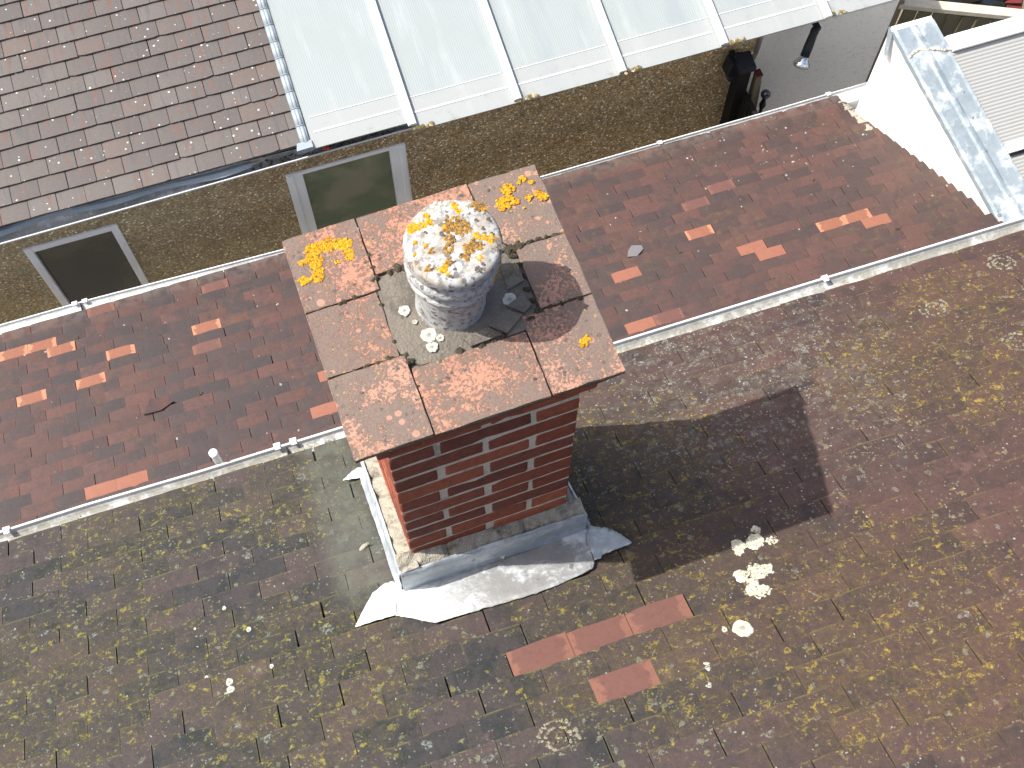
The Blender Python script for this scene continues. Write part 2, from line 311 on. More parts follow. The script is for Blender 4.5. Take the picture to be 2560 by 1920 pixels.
def mat_lead(name, base=(0.42, 0.45, 0.48), bloom=0.5, sc=14, west=False):
    k = N(name, 0.5, 0.5, 0.15)
    c = k.mix(k.noise(sc * 2.2, 5, .65), tuple(x * .72 for x in base), tuple(min(1, x * 1.2) for x in base))
    bl = k.sm(k.noise(sc, 6, .72, k.warp(30, .03)), .48, .64)
    if west: bl = k.math('MAXIMUM', k.mul(bl, .7), k.sm(k.add(k.xyz()[0], k.mul(k.noise(9, 5, .7), .5)), .22, -.05))
    c = k.mix(k.mul(bl, bloom), c, (0.72, 0.75, 0.76))
    dk = k.sm(k.noise(sc * 1.6, 5, .7, k.off((5, 1, 2))), .58, .7); c = k.mix(k.mul(dk, .4), c, (0.2, 0.21, 0.22))
    sp = k.spots(sc * 2.4, .08, .26, .22, k.warp(60, .012)); c = k.mix(k.mul(sp, .75), c, (0.12, 0.125, 0.12))
    k.color(c); k.rough(k.lin(bl, 0, 1, .42, .7)); k.bump(k.noise(sc * 2, 4, .6), .5, 0.012); return k.m
def mat_pebble():
    k = N('pebbledash_render', 0.9, 0.2); v = k.voro(80, k.warp(40, .012)); sc = k.new('ShaderNodeSeparateColor'); k.put(sc.inputs[0], v.outputs['Color'])
    r = k.new('ShaderNodeValToRGB'); e = r.color_ramp.elements; e[0].position = 0; e[0].color = (.11, .07, .04, 1); e[1].position = 1; e[1].color = (.85, .82, .76, 1)
    for p_, c_ in ((.25, (.27, .165, .08)), (.5, (.40, .30, .17)), (.7, (.19, .165, .135)), (.85, (.50, .44, .33)), (.93, (.36, .34, .31))):
        x = e.new(p_); x.color = (*c_, 1)
    k.put(r.inputs[0], sc.outputs[0])
    gap = k.sm(v.outputs['Distance'], .42, .62)
    c = k.mix(k.mul(gap, .85), r.outputs[0], k.mix(k.noise(7, 4), (.09, .068, .045), (.26, .22, .165)))
    c = k.mix(1.0, c, k.mix(k.noise(8, 4, .6), (.62, .6, .56), (1.25, 1.2, 1.1)), 'MULTIPLY')
    gr = k.sm(k.xyz()[0], 0.2, -0.9); c = k.mix(k.mul(k.mul(gr, .35), k.noise(15, 4)), c, (.34, .34, .27))
    c = k.mix(1.0, c, (1.75, 1.72, 1.55), 'MULTIPLY'); k.color(c); k.bump(k.math('SUBTRACT', 1.0, v.outputs['Distance']), .6, .004); return k.m
def mat_render():
    k = N('rough_grey_render', .9, .15); c = k.mix(k.noise(35, 6, .7), (.70, .67, .62), (.86, .83, .79))
    st = k.new('ShaderNodeMapping'); k.put(st.inputs[0], k.p); st.inputs['Scale'].default_value = (1, 1, 2.6)
    pit = k.sm(k.noise(26, 5, .7, st.outputs[0]), .58, .68); c = k.mix(k.mul(pit, .5), c, (.2, .18, .165))
    k.color(c); k.bump(k.add(k.noise(60, 6, .75), k.mul(k.noise(26, 5, .7, st.outputs[0]), 1.2)), 1.0, .008); return k.m
def mat_gutter(name, dirt=0.6, white=(0.64, 0.65, 0.645)):
    k = N(name, 0.4, 0.45); X = k.xyz()[0]; u, v = k.uv()[0], k.uv()[1]
    c = k.mix(k.noise(12, 4), white, tuple(min(1, x * 1.06) for x in white))
    d = k.mul(k.sm(k.add(k.noise(16, 6, .72), k.mul(k.noise(2.3, 3), .6)), .62, .86), dirt)
    inner = k.sm(k.math('ABSOLUTE', k.math('SUBTRACT', v, .5)), .48, .3); c = k.mix(k.mul(d, inner), c, k.mix(k.noise(90, 5), (.15, .14, .11), (.42, .41, .37)))
    sp = k.mul(k.spots(60, .1, .4, .14, k.warp(50, .01)), inner); c = k.mix(k.mul(sp, .5), c, (.2, .19, .17))
    k.color(c); return k.m
def mat_poly():
    k = N('ribbed_polycarbonate', .38, .4); u, v = k.uv()[0], k.uv()[1]
    rib = k.math('SINE', k.mul(u, 2 * math.pi / 0.0145)); c = k.mix(k.lin(rib, -1, 1), (.465, .505, .50), (.56, .59, .58))
    st = k.new('ShaderNodeCombineXYZ'); k.put(st.inputs[0], k.mul(u, 1.0)); k.put(st.inputs[1], k.mul(v, .12))
    s1 = k.noise(9, 5, .65, st.outputs[0]); c = k.mix(k.mul(k.sm(s1, .5, .68), .75), c, (.64, .66, .645))
    s2 = k.noise(6, 4, .6, k.vmath('ADD', st.outputs[0], (4.4, 1, 0))); c = k.mix(k.mul(k.sm(s2, .5, .68), .75), c, (.44, .485, .50))
    low = k.sm(k.add(v, k.mul(k.noise(7, 4), .10)), .30, .22); cl = k.sm(k.noise(2.6, 4, .6, k.off((7, 7, 2))), .42, .66); c = k.mix(k.mul(cl, .4), c, (.49, .515, .495)); c = k.mix(k.mul(low, .6), c, (.56, .553, .535))
    dirt = k.mul(k.sm(k.noise(10, 6, .7, k.off((1, 2, 3))), .56, .72), k.sm(v, .26, .0)); c = k.mix(k.mul(dirt, .55), c, (.34, .29, .20))
    lf = k.mul(k.sm(k.add(k.xyz()[0], k.mul(k.noise(14, 4), .05)), .040, .005), .8); c = k.mix(lf, c, (.30, .27, .20))
    sp = k.spots(26, .03, .10, .18); c = k.mix(k.mul(sp, .6), c, (.4, .38, .33))
    c = k.mix(1.0, c, (0.56, 0.575, 0.578), 'MULTIPLY')
    k.color(c); k.bump(rib, .12, .001); return k.m
def mat_lichen(name, a, b, d):
    k = N(name, .85, .15); t = k.tint(); c = k.mix(t[0], a, b); c = k.mix(k.sm(t[1], .72, 1.0), c, d)
    c = k.mix(1.0, c, k.mix(k.noise(260, 3, .7), (.65, .62, .5), (1.25, 1.25, 1.25)), 'MULTIPLY'); k.color(c); k.bump(k.noise(300, 4, .7), .7, .002); return k.m
def mat_ribs():
    k = N('grey_ribbed_panel', .5, .35); v = k.uv()[1]; r = k.math('SINE', k.mul(v, 2 * math.pi / 0.0215))
    c = k.mix(k.sm(r, -1, .3), (.24, .24, .23), (.345, .345, .335)); k.color(c); k.bump(r, .35, .004); return k.m
def mat_glass(name, a, b, sc):
    k = N(name, .12, .5); X = k.xyz()[0]; c = k.mix(k.sm(k.noise(sc, 3, .5), .4, .62), a, b); k.color(c); return k.m
def mat_wood(name, a, b, green=0.0, dirn=2):
    k = N(name, .8, .2); mp = k.new('ShaderNodeMapping'); k.put(mp.inputs[0], k.p); s = [30, 30, 30]; s[dirn] = 3; mp.inputs['Scale'].default_value = s
    g = k.noise(1.6, 6, .7, mp.outputs[0]); c = k.mix(g, a, b); c = k.mix(k.mul(k.sm(k.noise(6, 5, .7), .48, .66), green), c, (.12, .13, .05)); k.color(c); k.bump(g, .5, .004); return k.m

TM_A = mat_main_tiles(); TM_B = mat_ext_tiles(); TM_N = mat_neigh_tiles()
NEW_A = mat_new_tile('salmon_red_tile', (.15, .069, .055), (.195, .088, .068), .16)
NEW_B = mat_new_tile('orange_red_tile', (.25, .098, .06), (.32, .13, .078), .7)
NEW_B2 = mat_new_tile('plain_orange_tile', (.27, .108, .07), (.34, .135, .086), .0)
DULL_B = mat_new_tile('dull_red_tile', (.135, .064, .052), (.175, .08, .064), .1)
CAP = mat_cap(); POT = mat_pot(); BRICK = mat_brick()
MORT = mat_mortar('joint_mortar', (.48, .43, .34), (.82, .75, .62), 32, .55)
FILLET = mat_mortar('weathered_fillet_mortar', (.20, .18, .14), (.46, .43, .35), 45, .75)
FLAUN = mat_mortar('grey_flaunching_mortar', (.115, .10, .082), (.20, .175, .145), 30, .5)
MOSS = mat_mortar('dark_joint_moss', (.045, .038, .026), (.12, .10, .065), 120, .4)
LEAD = mat_lead('lead_sheet', (.33, .36, .38), .5); LEADW = mat_lead('white_bloomed_lead', (.29, .285, .275), .95, 9, True)
LEADG = mat_lead('grey_lead_capping', (.27, .315, .345), .45, 7)
WHITE = plain('white_plastic', (.80, .81, .81), .35, .45, var=.05); WHITED = plain('dirty_white_plastic', (.72, .72, .70), .4, .4, var=.1, dirt=((.3, .28, .22), .5))
UPVC = plain('white_window_plastic', (.88, .895, .91), .35, .45, var=.04, scale=8)
WALLW = plain('white_smooth_render', (.86, .86, .84), .7, .2, var=.03, scale=9, bump=.1)
PEB = mat_pebble(); REND = mat_render(); GUTA = mat_gutter('old_white_gutter', .95); GUTB = mat_gutter('white_gutter', .5)
GUTN = mat_gutter('grey_white_gutter', .8, (.62, .64, .66))
POLY = mat_poly(); RIBS = mat_ribs(); BLACK = plain('black_plastic', (.012, .014, .018), .5, .3, var=.4); DARK = plain('dark_stained_timber', (.010, .009, .008), .7, .2, var=.5)
YEL = mat_lichen('golden_lichen', (.46, .205, .012), (.64, .36, .025), (.22, .11, .02)); ORA = mat_lichen('orange_lichen', (.50, .22, .012), (.68, .36, .018), (.26, .14, .03))
BRL = mat_lichen('brown_lichen', (.15, .085, .035), (.42, .24, .05), (.09, .065, .05)); WHL = mat_lichen('white_crust_lichen', (.36, .365, .335), (.52, .525, .485), (.22, .215, .185))
DKL = mat_lichen('dark_crust_lichen', (.07, .06, .058), (.14, .12, .11), (.2, .19, .17)); CRM = mat_lichen('cream_lichen', (.44, .41, .33), (.62, .59, .50), (.20, .16, .12))
STEEL = plain('slate_grey', (.15, .14, .145), .6, .3, var=.12)

# ------------------------------------------------------------------ roofs laid tile by tile
class Frame:
    """sloping plane: O on the plane, ex along the courses, ed down the slope, n up"""
    def __init__(s, z0, phi, psi):
        s.ex = Vector((math.cos(psi), math.sin(psi), 0)); h = Vector((-math.sin(psi), math.cos(psi), 0))
        s.ed = Vector((h.x * math.cos(phi), h.y * math.cos(phi), -math.sin(phi))); s.n = Vector((h.x * math.sin(phi), h.y * math.sin(phi), math.cos(phi)))
        s.h = h; s.phi = phi; s.O = Vector((0, 0, z0))
    def at(s, a, b, hgt=0.0):   # a along courses, b = horizontal run measured along h
        return s.O + s.ex * a + s.ed * (b / math.cos(s.phi)) + s.n * hgt
    def P(s, x, y, hgt=0.0):    # point of the plane above plan position x, y
        q = Vector((x, y, 0)); return s.at(q.dot(s.ex), q.dot(s.h), hgt)
def tile(m, fr, a0, w, b, g, T, rng, tint, big=1.0, lift=0.0, mi=0, rot=None):
    """one plain tile; its lower (tail) edge at run b, left edge at a0"""
    cs = math.cos(fr.phi); up = -fr.ed if True else fr.ed
    sd = fr.DIR                                      # +1 the slope falls along +h, -1 it falls along -h
    U = -fr.ed * sd                                  # up the slope
    base = fr.O + fr.ed * (b / cs)
    th = rng.gauss(0, .0035 * big) if rot is None else rot; l0 = rng.uniform(-.0012, .0018) * big + lift; l1 = rng.uniform(-.0012, .0018) * big + lift
    L = g * 1.55; dv = rng.uniform(-.0022, .0022) * big; n = 5
    def P(u, v, dh=0.0):
        x = a0 + w * u - math.sin(th) * v; vv = v + math.sin(th) * w * (u - .5) + dv
        h = 1.9 * T - vv * T / g + l0 + (l1 - l0) * u + dh + .0018 * (1 - (2 * u - 1) ** 2) * fr.cam
        return base + fr.ex * x + U * vv + fr.n * h
    low = []; e = [rng.uniform(-.0011, .0011) * big for _ in range(n)]
    us = [0, .22, .5, .78, 1]
    if rng.random() < .10: e[0] += rng.uniform(.003, .008)
    if rng.random() < .10: e[-1] += rng.uniform(.003, .008)
    for i in range(n - 1):
        u0, u1 = us[i], us[i + 1]
        a, b_, c, d = P(u0, e[i]), P(u1, e[i + 1]), P(u1, L), P(u0, L)
        q = [(u0, 0), (u1, 0), (u1, 1.55), (u0, 1.55)]
        if sd > 0: pts = [a, d, c, b_]; q = [q[0], q[3], q[2], q[1]]
        else: pts = [a, b_, c, d]
        m.face(pts, q, tint, mi=mi)
        f = [P(u0, e[i], -T), P(u1, e[i + 1], -T), b_, a]; m.face(f if sd < 0 else f[::-1], [(u0, 0)] * 4, tint, mi=mi)
    for u, ee in ((0, e[0]), (1, e[-1])):
        f = [P(u, ee), P(u, L), P(u, L, -T), P(u, ee, -T)]
        m.face(f if (u == 0) == (sd < 0) else f[::-1], [(u, 0), (u, 1.5), (u, 1.5), (u, 0)], tint, mi=mi)
def lay(fr, rows, a_min, a_max, w, T, seed, special=(), gap=.0013, big=1.0, skip=None, edge_a=None):
    """rows: list of (run of tail edge, gauge, phase); special: list of (a_left, b_tail) of tiles built apart.
    returns the field mesh and a mesh for each special tile"""
    rng = random.Random(seed); field = M(); out = {}
    for ri, (b, g, ph) in enumerate(rows):
        here = [(i, s) for i, s in enumerate(special) if abs(s[1] - b) < g * .42]
        if here: ph = here[0][1][0]
        k0 = math.floor((a_min - ph) / w); k1 = math.ceil((a_max - ph) / w); drift = rng.uniform(-.003, .003)
        for k in range(k0, k1):
            a = ph + k * w + drift + rng.uniform(-.0014, .0014) * big; ww = w - gap - max(0, rng.gauss(0, .0010)) * big
            if rng.random() < .05: ww -= rng.uniform(.001, .0035) * big
            if edge_a is not None and a + ww > edge_a(b):
                ww = edge_a(b) - a
                if ww < .02: continue
            if skip and skip(a + ww / 2, b): continue
            tint = (rng.random(), rng.random(), rng.random())
            hit = [i for i, s in here if abs(s[0] - a) < w * .5 and i not in out]
            if hit:
                mm = M(); out[hit[0]] = mm; tile(mm, fr, a, ww, b, g, T, rng, tint, big)
            else: tile(field, fr, a, ww, b, g, T, rng, tint, big)
    return field, out

def under(m, fr, b, g, a0, a1, w, T, seed, ph):
    f2 = Frame(0, fr.phi, 0); f2.ex, f2.ed, f2.n, f2.h, f2.DIR, f2.cam = fr.ex, fr.ed, fr.n, fr.h, fr.DIR, 0; f2.O = fr.O - fr.n * T
    q, _ = lay(f2, [(b - .003 * fr.DIR, g, ph)], a0, a1, w, T, seed); o_ = len(m.v)
    m.v += q.v; m.f += [[o_ + j for j in f_] for f_ in q.f]; m.uv += q.uv; m.t += q.t; m.sm += q.sm; m.mi += q.mi
def felt(m, fr, a0, a1, b0, b1):
    q = [fr.at(a0, b0, -.004), fr.at(a1, b0, -.004), fr.at(a1, b1, -.004), fr.at(a0, b1, -.004)]; m.face(q, mi=1)

def flake(m, fr_at, a, b, r, rng, h=.004, lobes=9, tilt=.3, z0=0.0):
    """small crusty disc lying on a surface given by fr_at(a, b, height)"""
    c = fr_at(a, b, z0 + h * rng.uniform(.6, 1.3)); V = [c]; ph = rng.random() * 6.28; sq = rng.uniform(.7, 1.0)
    for ring, (f, hh) in enumerate(((.55, .95), (1.0, .25))):
        for i in range(lobes):
            t = ph + 2 * math.pi * i / lobes; rr = r * f * rng.uniform(.55, 1.35)
            V.append(fr_at(a + rr * math.cos(t), b + rr * math.sin(t) * sq, z0 + h * hh * rng.uniform(.5, 1.4)))
    F = [(0, 1 + i, 1 + (i + 1) % lobes) for i in range(lobes)] + [(1 + i, 1 + lobes + i, 1 + lobes + (i + 1) % lobes, 1 + (i + 1) % lobes) for i in range(lobes)]
    nn = (V[1] - c).cross(V[1 + lobes // 3] - c); up = fr_at(a, b, 1.0) - fr_at(a, b, 0.0)
    if nn.dot(up) < 0: F = [f[::-1] for f in F]
    m.mesh(V, F, (rng.random(), rng.random(), rng.random()), True)
def clump(blobs, fr_at, seed, rf=.005, h=.004, dens=1.0, z0=0.0):
    rng = random.Random(seed); m = M()
    for (a, b, r) in blobs:
        n = max(3, int(dens * 1.5 * (r / rf) ** 2))
        for _ in range(n):
            t = rng.random() * 6.283; q = r * math.sqrt(rng.random()) * rng.uniform(.8, 1.05)
            flake(m, fr_at, a + q * math.cos(t), b + q * math.sin(t), rf * rng.uniform(.5, 1.25), rng, h * rng.uniform(.6, 1.6), 7, z0=z0)
    return m
def lobed(a, b, r, fr_at, seed, h=.003, n=40, lob=7, z0=0.0):
    """one round crustose lichen with a scalloped rim and a darker worn centre"""
    rng = random.Random(seed); m = M(); ph = rng.random() * 6; V = []; rad = []
    rings = [(0, .55), (.35, .5), (.7, .8), (.92, .8), (1.0, .1)]
    for f, hh in rings:
        for i in range(n):
            t = 2 * math.pi * i / n; rr = r * f * (1 + .04 * math.sin(lob * t + ph) + .05 * math.sin(3 * t + 2 * ph) + .04 * math.sin(5 * t + 3.3 * ph) + rng.uniform(-.03, .03))
            V.append(fr_at(a + rr * math.cos(t), b + rr * math.sin(t), z0 + h * hh * rng.uniform(.6, 1.4)))
    up = fr_at(a, b, 1.0) - fr_at(a, b, 0.0); flip = (V[n] - V[0]).cross(V[n + n // 4] - V[0]).dot(up) < 0
    for k in range(len(rings) - 1):
        F = [(k * n + i, (k + 1) * n + i, (k + 1) * n + (i + 1) % n, k * n + (i + 1) % n) for i in range(n)]
        if flip: F = [f[::-1] for f in F]
        tt = (.3, .84, .5) if k == 0 else (rng.random() * .5 + .5, .3, .5)
        m.mesh(V, F, tt, True) if False else m.mesh([V[j] for f in F for j in f], [tuple(range(4 * i, 4 * i + 4)) for i in range(len(F))], tt, False)
    return m

PSI = RAD(-1.45)
def half_round(name, path, r, mat, parent, sweep=(0, 180), seg=14, th=.0025, wob=0.0, seed=1, dep=1.0):
    """half round gutter along path (centre line of its rim), open above, with a rolled lip"""
    rng = random.Random(seed); m = M(); pts = []; L = 0
    for i, c in enumerate(path):
        c = Vector(c); d = (Vector(path[min(i + 1, len(path) - 1)]) - Vector(path[max(i - 1, 0)])); d.z = 0; d.normalize(); s = Vector((-d.y, d.x, 0))
        if i: L += (c - Vector(path[i - 1])).length
        pts.append((c, s, L))
    for lay_, rr in ((0, r - th), (1, r)):
        for i in range(len(pts) - 1):
            for k in range(seg):
                q = []; uvs = []
                for (ii, kk) in ((i, k), (i + 1, k), (i + 1, k + 1), (i, k + 1)):
                    c, s, l = pts[ii]; t = math.pi * kk / seg; q.append(c + s * (rr * math.cos(t)) - Vector((0, 0, dep * rr * math.sin(t)))); uvs.append((l, kk / seg))
                if lay_ == 0: q = q[::-1]; uvs = uvs[::-1]
                m.face(q, uvs, sm=True)
    for sgn in (1, -1):
        lp = [c + s * (sgn * (r + .0005)) + Vector((0, 0, .001)) for c, s, l in pts]; b = len(m.f); tube(m, lp, .0045, 6)
        for j in range(b, len(m.f)): m.uv[j] = [(0, 0)] * len(m.f[j])
    return m.build(name, mat, parent)

# ================================================================== GROUND
g = M(); g.face([(-60, -60, -6.4), (60, -60, -6.4), (60, 60, -6.4), (-60, 60, -6.4)])
kk = N('garden_soil', .95, .1); c_ = kk.mix(kk.noise(3, 6, .7), (.16, .125, .085), (.30, .26, .19)); c_ = kk.mix(kk.sm(kk.noise(1.1, 5, .7), .5, .6), c_, (.09, .11, .035)); kk.color(c_); kk.bump(kk.noise(20, 6, .75), .8, .03)
tag(g.build('ground', kk.m), kind='structure')
g = M(); g.prism([(-8, 1.2, -6.396), (3.9, 1.2, -6.396), (3.9, 3.3, -6.396), (-8, 3.3, -6.396)], (0, 0, .03))
tag(g.build('path', plain('concrete_path', (.46, .45, .42), .9, .15, var=.25, scale=6, bump=.3)), kind='structure')

# ================================================================== MAIN HOUSE (foreground roof)
house = thing('tiled_house', 'house under the chimney with a lichen spotted old plain tile roof filling the foreground', 'house', (0, -1.0, -6.4))
FA = Frame(-1.226 - .015, .5379, PSI); FA.DIR = 1; FA.cam = 1
# the fitted plane is unrotated: keep its height under the stack
rowsA = []; b = .372; i = 0
while b > -4.2:
    gA = .066 if b > -.36 else .0725
    rowsA.append((b, gA / math.cos(FA.phi), (-.0772 if i % 2 == 0 else -.0772 + .0818))); b -= gA; i += 1
# snap the courses that carry the replaced tiles
fix = [min(range(len(rowsA)), key=lambda j: abs(rowsA[j][0] - bb)) for bb in (-.562, -.7075)]
sh = (-.562) - rowsA[fix[0]][0]
rowsA = [(bb + sh * min(1, max(0, (.372 - bb) / .93)), gg, ph) for bb, gg, ph in rowsA]
specA = [(-.0772 + .0142, rowsA[fix[0]][0]), (.0865 + .0142, rowsA[fix[0]][0]), (.262 + .0142, rowsA[fix[0]][0]), (.0895 + .018, rowsA[fix[0] + 2][0])]
fieldA, spA = lay(FA, rowsA, -2.8, 5.4, .1636, .011, 11, specA)
FELT = plain('dark_batten_felt', (.02, .017, .015), .9, .1)
under(fieldA, FA, rowsA[0][0], rowsA[0][1], -2.8, 5.4, .1636, .011, 5, rowsA[0][2] + .08); felt(fieldA, FA, -2.75, 5.35, -4.1, .364); roofA = fieldA.build('roof', [TM_A, FELT], house)
lab = ['clean salmon red replacement tile, left of a row of three below the chimney', 'clean salmon red replacement tile, middle of a row of three below the chimney',
       'salmon red replacement tile right of a wide dark gap, right end of the row of three', 'single clean red replacement tile two courses nearer than the row of three']
for i, mm in sorted(spA.items()): tag(mm.build('roof_tile', NEW_A, roofA), lab[i])
# back slope and walls, so the house is whole
m = M(); r0 = FA.at(-2.8, -4.15); r1 = FA.at(5.4, -4.15)
bk0 = r0 + Vector((0, -4.2, -2.5)); bk1 = r1 + Vector((0, -4.2, -2.5))
m.prism([r0, r1, bk1, bk0], (0, .02, -.06)); m.build('back_slope', TM_A, house)
m = M(); tube(m, [r0 + Vector((-.02, 0, .02)), r1 + Vector((.02, 0, .02))], .1, 10); m.build('ridge', TM_A, house)
m = M(); e0 = FA.at(-2.7, .24, -.12); e1 = FA.at(5.3, .24, -.12); q0 = FA.at(-2.7, -4.1, -.12); q1 = FA.at(5.3, -4.1, -.12); z0 = bk0 + Vector((.1, .2, -.1)); z1 = bk1 + Vector((-.1, .2, -.1))
def down(p): return Vector((p.x, p.y, -6.395))
for a_, b_ in ((e0, e1), (z1, z0)): m.face([a_, down(a_), down(b_), b_])
m.face([e0, q0, z0, down(z0), down(e0)]); m.face([e1, down(e1), down(z1), z1, q1]); m.face([e0 , e1, q1, q0]); m.face([q0, q1, z1, z0])
m.build('wall', plain('painted_render_wall', (.84, .82, .78), .85, .15, var=.1, bump=.3), house)
m = M(); f0 = FA.at(-2.8, .315, -.03); f1 = FA.at(5.4, .315, -.03); m.prism([f0, f1, f1 + Vector((0, 0, -.15)), f0 + Vector((0, 0, -.15))], (0, .018, 0)); m.build('fascia', WHITE, house)
lipA = [(-2.8, .507), (-1.405, .467), (-1.137, .464), (-.762, .450), (-.293, .441), (.679, .421), (1.442, .405), (2.214, .384), (3.4, .353), (5.4, .30)]
gutA = half_round('gutter', [(x, y - .056, -1.478) for x, y in lipA], .056, GUTA, house, seed=3, dep=.55)
def clip(r, w=.022):
    m = M(); n = 12
    for i in range(n):
        t0 = math.pi * i / n; t1 = math.pi * (i + 1) / n
        P = lambda t, rr, x: Vector((x, -rr * math.cos(t), -.6 * rr * math.sin(t)))
        for x0, x1, rr in ((-w / 2, w / 2, r + .005),):
            m.face([P(t0, rr, x0), P(t0, rr, x1), P(t1, rr, x1), P(t1, rr, x0)], sm=True)
        m.face([P(t0, r, -w / 2), P(t0, r + .005, -w / 2), P(t1, r + .005, -w / 2), P(t1, r, -w / 2)]); m.face([P(t0, r, w / 2), P(t1, r, w / 2), P(t1, r + .005, w / 2), P(t0, r + .005, w / 2)])
    m.box((0, r + .001, .003), w, .012, .010); m.box((0, r - .008, .008), w * .8, .018, .004)
    m.box((0, -r - .001, .004), w, .014, .012)
    return m
ca = clip(.0575, .022).build('gutter_clip', WHITE, gutA); ca.location = (-.506, .394, -1.477); ca.rotation_euler.z = PSI; ca['label'] = 'left white clip of the pair at the gutter joint'
for x, y, lb in ((-.452, .393, 'right white clip of the pair at the gutter joint'), (1.442, .349, 'lone white clip on the right half of the gutter'), (-1.385, .411, 'white clip at the left end of the gutter')):
    c = copy_part(ca, gutA, (x, y, -1.477)); c['label'] = lb
m = M(); m.box((-.479, .394, -1.496), .004, .105, .022); jn = m.build('gutter_seam', BLACK, gutA)
m = M(); lathe(m, [(.013, 0), (.013, .085), (.0145, .087), (.0145, .1), (.010, .101)], (-.70, .474, -1.52), 16)
ps = m.build('overflow_pipe', WHITE, house)
# moss rolls and debris along the tile tails over the gutter
rng = random.Random(5); m = M()
for i in range(150):
    x = rng.choice([rng.uniform(-.46, -.33), rng.uniform(.3, .75), rng.uniform(-1.4, 2.2)]); flake(m, lambda a, b_, h: FA.at(a, b_, h + .014), x, .378 + rng.uniform(-.006, .010), rng.uniform(.0025, .008), rng, .003, 8)
tag(m.build('eaves_moss', FILLET, gutA), kind='stuff')
# larger lichens on the roof
def surfA(a, b_, h): return FA.P(a, b_, h + .019)
def surfAw(x, y, h):     # follows the stepped faces of the tiles
    q = Vector((x, y, 0)); b = q.dot(FA.h); t_ = [r for r in rowsA if r[0] >= b - 1e-6]; r = t_[-1] if t_ else rowsA[0]
    return FA.P(x, y, h + .0010 + .011 * (1.9 - min(1.2, max(0, (r[0] - b) / math.cos(FA.phi) / r[1]))))
def split(bl):
    left = list(bl); out = []
    while left:
        g_ = [left.pop()]; grow = True
        while grow:
            grow = False
            for q in list(left):
                if any(math.hypot(q[0] - h[0], q[1] - h[1]) < q[2] + h[2] + .004 for h in g_): g_.append(q); left.remove(q); grow = True
        out.append(g_)
    return out
groups = [('cream white crusty lichen clump touching the edge of the chimney shadow', [(.62, -.491, .02), (.665, -.497, .024), (.706, -.51, .016), (.687, -.463, .012), (.609, -.511, .014)], 'cream'),
          ('broad cream lichen clump in the middle of the right hand lichen column', [(.581, -.578, .02), (.621, -.578, .026), (.645, -.588, .018), (.594, -.606, .014)], 'cream'),
          ('cream lichen clump just below the broad one, curled like a hook', [(.577, -.629, .018), (.590, -.650, .017), (.613, -.642, .018), (.60, -.625, .006)], 'cream')]
for i, (lb, bl, kd) in enumerate(groups):
    mm = clump(bl, surfAw, 40 + i, .0042, .0018, 1.5, .001); rng = random.Random(i)
    for x, y, r in bl:
        for _ in range(3):
            q = lobed(x + rng.uniform(-.4, .4) * r, y + rng.uniform(-.4, .4) * r, r * rng.uniform(.55, .85), surfAw, rng.randrange(999), .002, 40, rng.randrange(6, 11)); o_ = len(mm.v)
            mm.v += q.v; mm.f += [[o_ + j for j in f_] for f_ in q.f]; mm.uv += q.uv; mm.t += q.t; mm.sm += q.sm; mm.mi += q.mi
    tag(mm.build('lichen_patch', CRM, roofA), lb)
for i, (x, y, r, lb) in enumerate([(.501, -.721, .026, 'solitary round cream lichen with a grey centre'), (.461, -.705, .007, 'tiny white lichen beside the solitary round one')]):
    tag(lobed(x, y, r, surfAw, 70 + i, .004).build('lichen_patch', CRM, roofA), lb)
tag(clump([(.368, -.781, .013)], surfAw, 77, .004, .002, 1.2).build('lichen_patch', WHL, roofA), 'thin pale lichen speck near the single red tile'); clump([(.352, -.83, .008)], surfAw, 78, .004, .002, 1.2).build('lichen_patch', WHL, roofA)
for i, (x, y, r) in enumerate([(-.775, -.362, .010), (-.776, -.384, .011), (-.833, -.322, .006), (-.8, -.325, .004), (-.701, -.222, .007), (-.758, -.119, .006), (-.845, -.159, .004), (-.66, -.36, .006), (-.79, -.39, .004)]):
    tag(lobed(x, y, r, surfAw, 90 + i, .003, 20, 3).build('lichen_patch', WHL, roofA), 'small bright white lichen dot on the left half of the roof')
rng = random.Random(8)
for i, (x, y, r, lb) in enumerate([(1.99, .206, .045, 'grey ringed lichen at the right edge near the gutter'), (1.658, .10, .05, 'broad grey green ring lichen on the right of the roof'), (1.77, -.137, .045, 'grey ring lichen at the right edge of the picture'), (-.035, -.822, .05, 'large dull ring lichen at the bottom of the roof')]):
    m = M()
    for k in range(120):
        t = rng.random() * 6.283; q = r * rng.choice([.98, .95, .9, .62, .58, rng.random()]); flake(m, surfAw, x + q * math.cos(t), y + q * math.sin(t) * .9, rng.uniform(.0025, .006), rng, .0018, 6)
    tag(m.build('lichen_patch', mat_lichen('grey_ring_lichen', (.16, .145, .11), (.27, .25, .2), (.1, .09, .07)) if i == 0 else bpy.data.materials['grey_ring_lichen'], roofA), lb)

